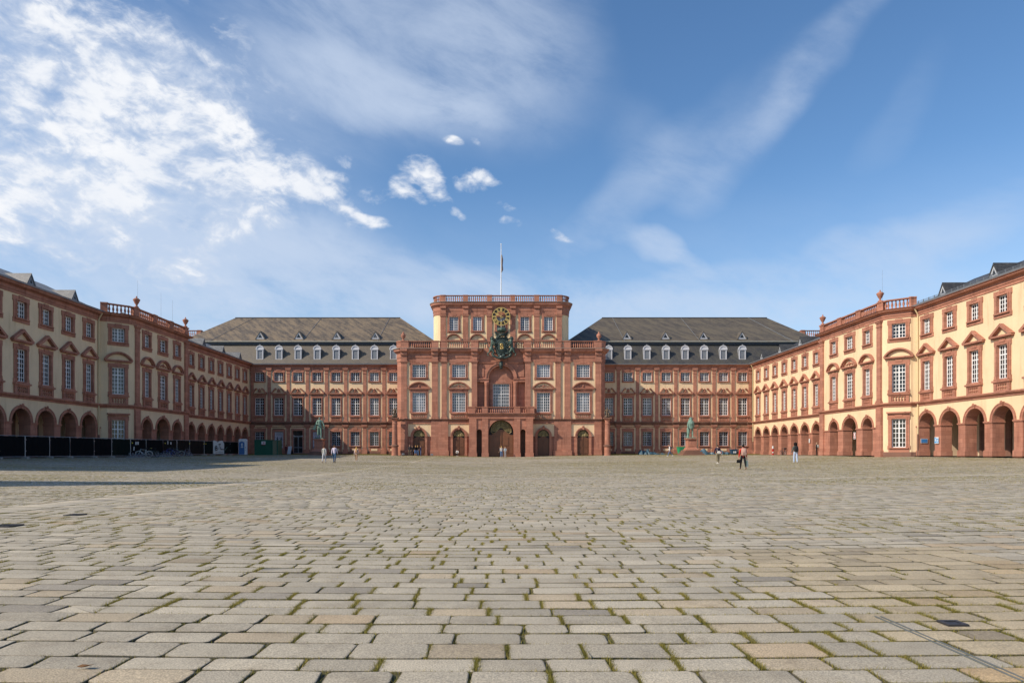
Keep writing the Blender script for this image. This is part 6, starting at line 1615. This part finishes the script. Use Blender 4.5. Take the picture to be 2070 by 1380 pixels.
# ------------------------------------------------------------------ bicycles
def bicycle(px, Y, rot, label, col, tyre=(.02,.02,.02), extra=None, x=None):
    p = at_px(px,Y) if x is None else Vector((x,Y,gz(x,Y)))
    t = thing('bicycle', label, 'bicycle', p, R(rot), 'bicycles parked at the racks'); r = .34; fm = cloth(col)
    for xx in (-.52,.53):
        m = MB(); m.tube([(xx+r*math.cos(2*math.pi*i/24),0,r+r*math.sin(2*math.pi*i/24)) for i in range(24)],.021,7,0,True); w_ = m.build('wheel', cloth(tyre), t)
        m = MB(); m.tube([(xx+.31*math.cos(2*math.pi*i/24),0,r+.31*math.sin(2*math.pi*i/24)) for i in range(24)],.012,6,0,True)
        for i in range(14): an = 2*math.pi*i/14; m.tube([(xx,.02*(-1)**i,r),(xx+.31*math.cos(an),0,r+.31*math.sin(an))],.0035,4)
        m.tube([(xx,-.05,r),(xx,.05,r)],.022,7); m.build('rim', STEEL, w_)
    m = MB(); bb, st_, hd, hl = (-.06,0,.30),(-.2,0,.82),(.36,0,.88),(.39,0,.74)
    for a_,b_,q in ((bb,st_,.018),(st_,hd,.017),(bb,hl,.02),(hd,hl,.022),(hl,(.46,.045,.5),.014),(hl,(.46,-.045,.5),.014),((.46,.045,.5),(.53,.05,r),.013),((.46,-.045,.5),(.53,-.05,r),.013),(bb,(-.52,.05,r),.012),(bb,(-.52,-.05,r),.012),(st_,(-.52,.05,r),.011),(st_,(-.52,-.05,r),.011)): m.tube([a_,b_],q,6)
    m.build('frame', fm, t)
    m = MB(); m.tube([st_,(-.23,0,.97)],.014,6); m.ball((-.25,0,1.0),.14,.07,.035,10,5); m.build('saddle', BLACK, t)
    m = MB(); m.tube([hd,(.34,0,1.02)],.013,6); m.tube([(.22,-.3,1.06),(.36,-.22,1.04),(.37,0,1.03),(.36,.22,1.04),(.22,.3,1.06)],.013,6); m.build('handlebar', IRON, t)
    m = MB(); m.lathe([(.09,-.01),(.09,.01)],12,0,0,0); m.v = [(v[0]+bb[0],v[2],v[1]+bb[2]) for v in m.v]; m.tube([(-.06,.05,.3),(.06,.07,.18)],.01,5); m.tube([(-.06,-.05,.3),(-.18,-.07,.42)],.01,5); m.box(.02,.1,.07,.14,.165,.19); m.box(-.22,-.14,-.14,-.07,.41,.435); m.build('crank', IRON, t)
    m = MB()
    for xx,a0,a1 in ((-.52,20,185),(.53,30,150)):
        m.tube([(xx+.385*math.cos(R(a)),0,r+.385*math.sin(R(a))) for a in range(a0,a1,15)],.016,5)
    m.build('mudguard', cloth(tuple(c*.7 for c in col)), t)
    if extra == 'basket':
        m = MB(); m.frustum(.55,0,.86,1.1,.13,.14,.17,.18); m.build('basket', IRON, t)
    if extra == 'rack': m = MB(); m.box(-.75,-.28,-.07,.07,.74,.76); m.tube([(-.72,.06,.75),(-.54,.05,.36)],.01,5); m.tube([(-.72,-.06,.75),(-.54,-.05,.36)],.01,5); m.build('carrier', IRON, t)
    if extra == 'yellow': m = MB(); m.ball((-.25,0,1.02),.15,.08,.04,10,5); m.build('saddle_cover', YELP, t)
    return t
bicycle(291,76.0,-158,'pale silver bicycle with light tyres at the fence, largest of the parked bicycles',(.55,.60,.62),(.50,.48,.44))
bicycle(301,77.5,-120,'dark bicycle with yellow saddle cover, half behind the pale silver bicycle',(.03,.035,.035),(.02,.02,.02),'yellow')
bicycle(311,77.0,-105,'dark bicycle with a rear carrier standing end-on by the pale bicycle',(.03,.05,.045),(.02,.02,.02),'rack')
bicycle(345,81.5,-150,'blue and white bicycle with a red rim under the paper notices',(.05,.08,.35),(.05,.02,.02))
bicycle(352,82.0,-130,'dark bicycle with front basket between the blue one and the last one',(.02,.02,.022),(.02,.02,.02),'basket')
bicycle(357.5,82.3,-140,'grey-green bicycle with pale tyres next to the dark basket bicycle',(.16,.22,.22),(.34,.34,.34),'rack')
bicycle(377,86.0,-35,'lilac grey bicycle standing apart at the rack end before the brownish sheet',(.30,.28,.34))
bicycle(1583,0,-100,'dark bicycle parked between two piers of the sunlit arcade',(.03,.03,.035),(.02,.02,.02),'basket',43.6) if 0 else bicycle(1583,106.3,-80,'dark bicycle parked between two piers of the sunlit arcade',(.03,.03,.035),(.02,.02,.02),'basket')
def rack(px, Y, rot, n, label):
    p = at_px(px,Y); t = thing('bicycle_rack', label, 'bicycle rack', p, R(rot), 'galvanised bicycle racks')
    m = MB(); W = n*.36; m.tube([(-W/2,-.3,.04),(W/2,-.3,.04)],.03,6); m.tube([(-W/2,.3,.04),(W/2,.3,.04)],.03,6); m.build('rail', STEEL, t)
    for i in range(n):
        x = -W/2+.18+.36*i; m = MB(); m.tube([(x-.05,-.32,.05),(x-.05,.05,.48),(x-.05,.30,.05)],.018,6); m.tube([(x+.05,-.32,.05),(x+.05,.05,.48),(x+.05,.30,.05)],.018,6); m.build('loop', STEEL, t)
rack(275,75.0,62,5,'galvanised bicycle rack under the pale silver bicycle'); rack(326,79.5,62,7,'bare galvanised bicycle rack between the two groups of bicycles'); rack(380,86.5,62,3,'short bicycle rack under the lilac grey bicycle')
# ------------------------------------------------------------------ right side: skip, tarpaulins, hydrant, signs
p = at_px(1377,113.0); t = thing('waste_skip', 'small green waste skip behind the pedestal of the bearded statue', 'skip', p)
SG = mat_plain('green_skip_paint', (.03,.27,.13), .5, 0, .15); m = MB(); m.frustum(0,0,.06,1.25,.42,.5,.6,.65); m.box(-.66,.66,-.7,.7,1.25,1.33); m.build('bin', SG, t)
m = MB()
for x in (-.35,0,.35): m.box(x-.04,x+.04,-.72,-.55,.3,1.25)
m.build('rib', SG, t); m = MB(); m.box(-.25,.2,-.66,-.58,.55,.75); m.build('label_plate', cloth((.55,.30,.18)), t); m = MB(); m.box(-.62,.62,-.65,.65,1.335,1.40); m.build('load', cloth((.35,.2,.08)), t)
TP = mat_plain('blue_tarpaulin', (.035,.085,.125), .45, 0, .5, 1.4)
def tarp(px, Y, w_, h_, label, seed):
    p = at_px(px,Y); t = thing('tarpaulin', label, 'tarpaulin', p, 0, 'blue tarpaulins along the palace foot')
    rr = np.random.default_rng(seed); nx2, ny2 = 22, 8; v, fs = [], []
    ph = rr.uniform(0,6,8)
    for jy in range(ny2+1):
        for ix in range(nx2+1):
            u, q = ix/nx2, jy/ny2; e = math.sin(math.pi*u)**.4*math.sin(math.pi*q)**.5
            z = h_*e*(.62+.25*math.sin(u*9+ph[0])+.18*math.sin(u*21+q*7+ph[1])+.12*math.sin(q*13+u*5+ph[2])); v.append((w_*(u-.5)+.1*math.sin(q*9+ph[3]),1.5*(q-.5)+.12*math.sin(u*17+ph[4]),max(z,-.03)))
    for jy in range(ny2):
        for ix in range(nx2): i0 = jy*(nx2+1)+ix; fs.append((i0,i0+1,i0+nx2+2,i0+nx2+1))
    MB().add(v,fs).build('sheet', TP, t)
    m = MB(); m.tube([(-w_*.5,-.7,.03),(0,-.78,.04),(w_*.5,-.7,.03)],.02,5); m.build('rope', cloth((.3,.3,.28)), t)
    m = MB(); m.box(-w_*.3,-w_*.22,-.6,-.45,.0,.12); m.build('weight_brick', RED, t)
tarp(1303,115.5,1.9,1.15,'steep blue tarpaulin heap under the windows, beside the column',3); tarp(1322,115.6,3.6,.55,'low flat blue tarpaulin continuing from the steep heap toward the striding person',5)
tarp(1422,115.4,4.0,1.0,'broad blue tarpaulin heap on the far side of the bearded statue',7); tarp(1405,115.7,1.6,1.0,'blue tarpaulin heap right behind the bearded statue pedestal',8); tarp(1462,115.6,2.2,.8,'blue tarpaulin heap behind the person in navy',9)
p = at_px(1483,115.4); t = thing('plastic_tub', 'dark blue plastic tub with pale marks at the end of the tarpaulins', 'tub', p); m = MB(); m.frustum(0,0,0,.85,.4,.4,.5,.5); m.box(-.55,.55,-.55,.55,.85,.95); m.build('tub', cloth((.03,.07,.12)), t); m = MB(); m.box(-.2,.0,-.5,-.47,.3,.6); m.box(.1,.25,-.52,-.47,.3,.6); m.build('mark', PAPER, t)
t = thing('lumber_pile', 'low pile of planks between tarpaulin and skip', 'lumber', at_px(1345,115.7))
for k,(xx,zz,ll) in enumerate(((0,.1,2.6),(.2,.22,2.2),(-.2,.34,2.4))): m = MB(); m.box(xx-ll/2,xx+ll/2,-.3+.1*k,.2+.08*k,zz-.05,zz+.05); m.build('plank', cloth((.16,.13,.10)), t)
p = Vector((43.35,110.9,0)); p.z = gz(p.x,p.y); t = thing('hydrant', 'red and white pillar hydrant before the sunlit arcade', 'hydrant', at_px(1562.5,110.2)); m = MB(); m.lathe([(.16,0),(.16,.08),(.1,.12),(.1,.9),(.13,.95),(.13,1.25),(.07,1.35)],10); m.ball((.14,0,.8),.07); m.ball((-.14,0,.8),.07); m.build('body', cloth((.5,.03,.03)), t); m = MB(); m.lathe([(.135,1.0),(.14,1.3),(.1,1.42),(0,1.45)],10); m.build('cap', PAPER, t); m = MB(); m.lathe([(.105,.3),(.105,.5)],10); m.build('band', PAPER, t)
def wall_sign(X, Y, z, w_, h_, cols, label, group=None):
    t = thing('wall_sign', label, 'sign', (X,Y,z), -math.pi/2, group); MB().box(-w_/2,w_/2,-.03,0,0,h_).build('plate', cols[0], t)
    return t
BSIGN = mat_plain('blue_sign', (.03,.28,.62), .4, 0, .05); BS2 = mat_plain('blue_sign_dark', (.05,.17,.42), .4, 0, .05)
t = wall_sign(44.38,69.55,1.25,.62,.66,[PAPER],'square blue sign in white frame on the pier between first and second arch'); m = MB(); m.box(-.29,-.02,-.036,-.031,.06,.6); m.box(.02,.29,-.036,-.031,.06,.52); m.build('print', BSIGN, t); m = MB(); m.box(-.22,-.1,-.042,-.037,.2,.5); m.box(.08,.2,-.042,-.037,.15,.42); m.build('symbol', PAPER, t)
t = thing('wall_sign','wide blue sign inside the first arch of the near sunlit arcade','sign',(44.95,72.55,1.35),0); m = MB(); m.box(-.36,.36,-.03,0,0,.46); m.build('plate', PAPER, t); m = MB(); m.box(-.33,.33,-.036,-.031,.03,.43); m.build('print', BS2, t); m = MB(); m.box(-.25,.25,-.042,-.037,.27,.3); m.box(-.25,.15,-.042,-.037,.17,.2); m.build('lettering', BSIGN, t)
t = wall_sign(41.9,80.9,1.95,.42,.78,[PAPER],'white and red oval sign on the pavilion pier'); m = MB(); annulus(m,.16,.22,-.036,-.031,20); m.v = [(v[0],v[1],v[2]+.5) for v in m.v]; m.build('ring', cloth((.5,.03,.03)), t); m = MB(); m.box(-.15,.15,-.036,-.031,.08,.2); m.build('print', cloth((.4,.05,.05)), t)
for Y,lab in ((97.3,'small white notice on the second last pier of the far sunlit arcade'),(93.75,'small white notice on the last pier beside the sunlit pavilion')): t = wall_sign(43.95,Y,1.75,.3,.55,[PAPER],lab,'white notices on the arcade piers'); MB().box(-.1,.1,-.036,-.031,.2,.22).build('print', IRON, t)
t = thing('frame_board','empty red-brown frame on the back wall of the near sunlit arcade','frame',(48.98,62.6,.7),-math.pi/2); m = MB(); ring(m,.5,.0,1.0,.1,.1,.1,-.08,.0); m.build('frame', REDD, t)
# small lamps on the ground by the doors
for px,lab in ((873,'small grey floodlight on the ground at the broad pier'),(815,'small grey floodlight on the ground beside the group of people')):
    t = thing('floodlight', lab, 'floodlight', at_px(px,112.6), 0, 'ground floodlights'); m = MB(); m.box(-.2,.2,-.12,.12,.12,.36); m.build('housing', GREYP, t); m = MB(); m.tube([(-.22,0,.22),(-.22,0,.0),(.22,0,.0),(.22,0,.22)],.02,5); m.build('bracket', IRON, t); MB().box(-.17,.17,-.135,-.121,.15,.33).build('lens', GLASSP, t)
# dry leaf on the setts near the camera
p = at_foot(172,1374,2); t = thing('dry_leaf','brown dry leaf lying on the setts at the picture edge','leaf',p+Vector((0,0,.012)),R(20)); m = MB(); v = [(-.07,0,.01),(-.03,.03,.02),(.03,.035,.006),(.08,0,.018),(.03,-.03,.02),(-.03,-.028,.006),(0,0,.0)]; m.add(v+[(x,y,z-.002) for x,y,z in v],[(0,6,1),(1,6,2),(2,6,3),(3,6,4),(4,6,5),(5,6,0),(8,13,7),(9,13,8),(10,13,9),(11,13,10),(12,13,11),(7,13,12)]); m.build('blade', cloth((.24,.13,.06)), t); t.scale = (.6,.6,.6)
# ------------------------------------------------------------------ taller end blocks of the court, towards the town, where the long shadows come from
for sd, lab in ((-1,'taller end block of the shaded side, outside the photo'),):
    t = thing('palace_end_block', lab, 'palace', (sd*52.5,END_Y,0)); m = MB(); m.box(-8.2,8.2,-END_D,END_D,-1,END_H); m.build('plaster_wall', YEL, t)
    m = MB(); m.add([(-8.7,-END_D-.5,END_H),(8.7,-END_D-.5,END_H),(8.7,END_D+.5,END_H),(-8.7,END_D+.5,END_H),(0,-END_D+5,END_H+END_R),(0,END_D-5,END_H+END_R)],[(0,1,4),(1,2,5,4),(2,3,5),(3,0,4,5),(0,3,2,1)]); m.build('roof', SLATE_BLUE, t)

t = thing('shadow_tower', 'slim unseen tower with pyramid roof, added for its long pointed shadow', 'tower', (-49.0,8.5,0))  # unseen tower, placed and sized for the tapering shadow it throws on the setts
m = MB(); m.box(-2.6,2.6,-2.6,2.6,-1.3,21); m.build('shaft', YEL, t); m = MB(); m.frustum(0,0,21,33.5,2.9,2.9,.05,.05); m.build('spire', SLATE_BLUE, t)
m = MB()
for k in range(4): m.box(-1+.02*k,1-.02*k,-2.68,-2.6,3+4.3*k,5.4+4.3*k)
m.build('window', GLASS, t)
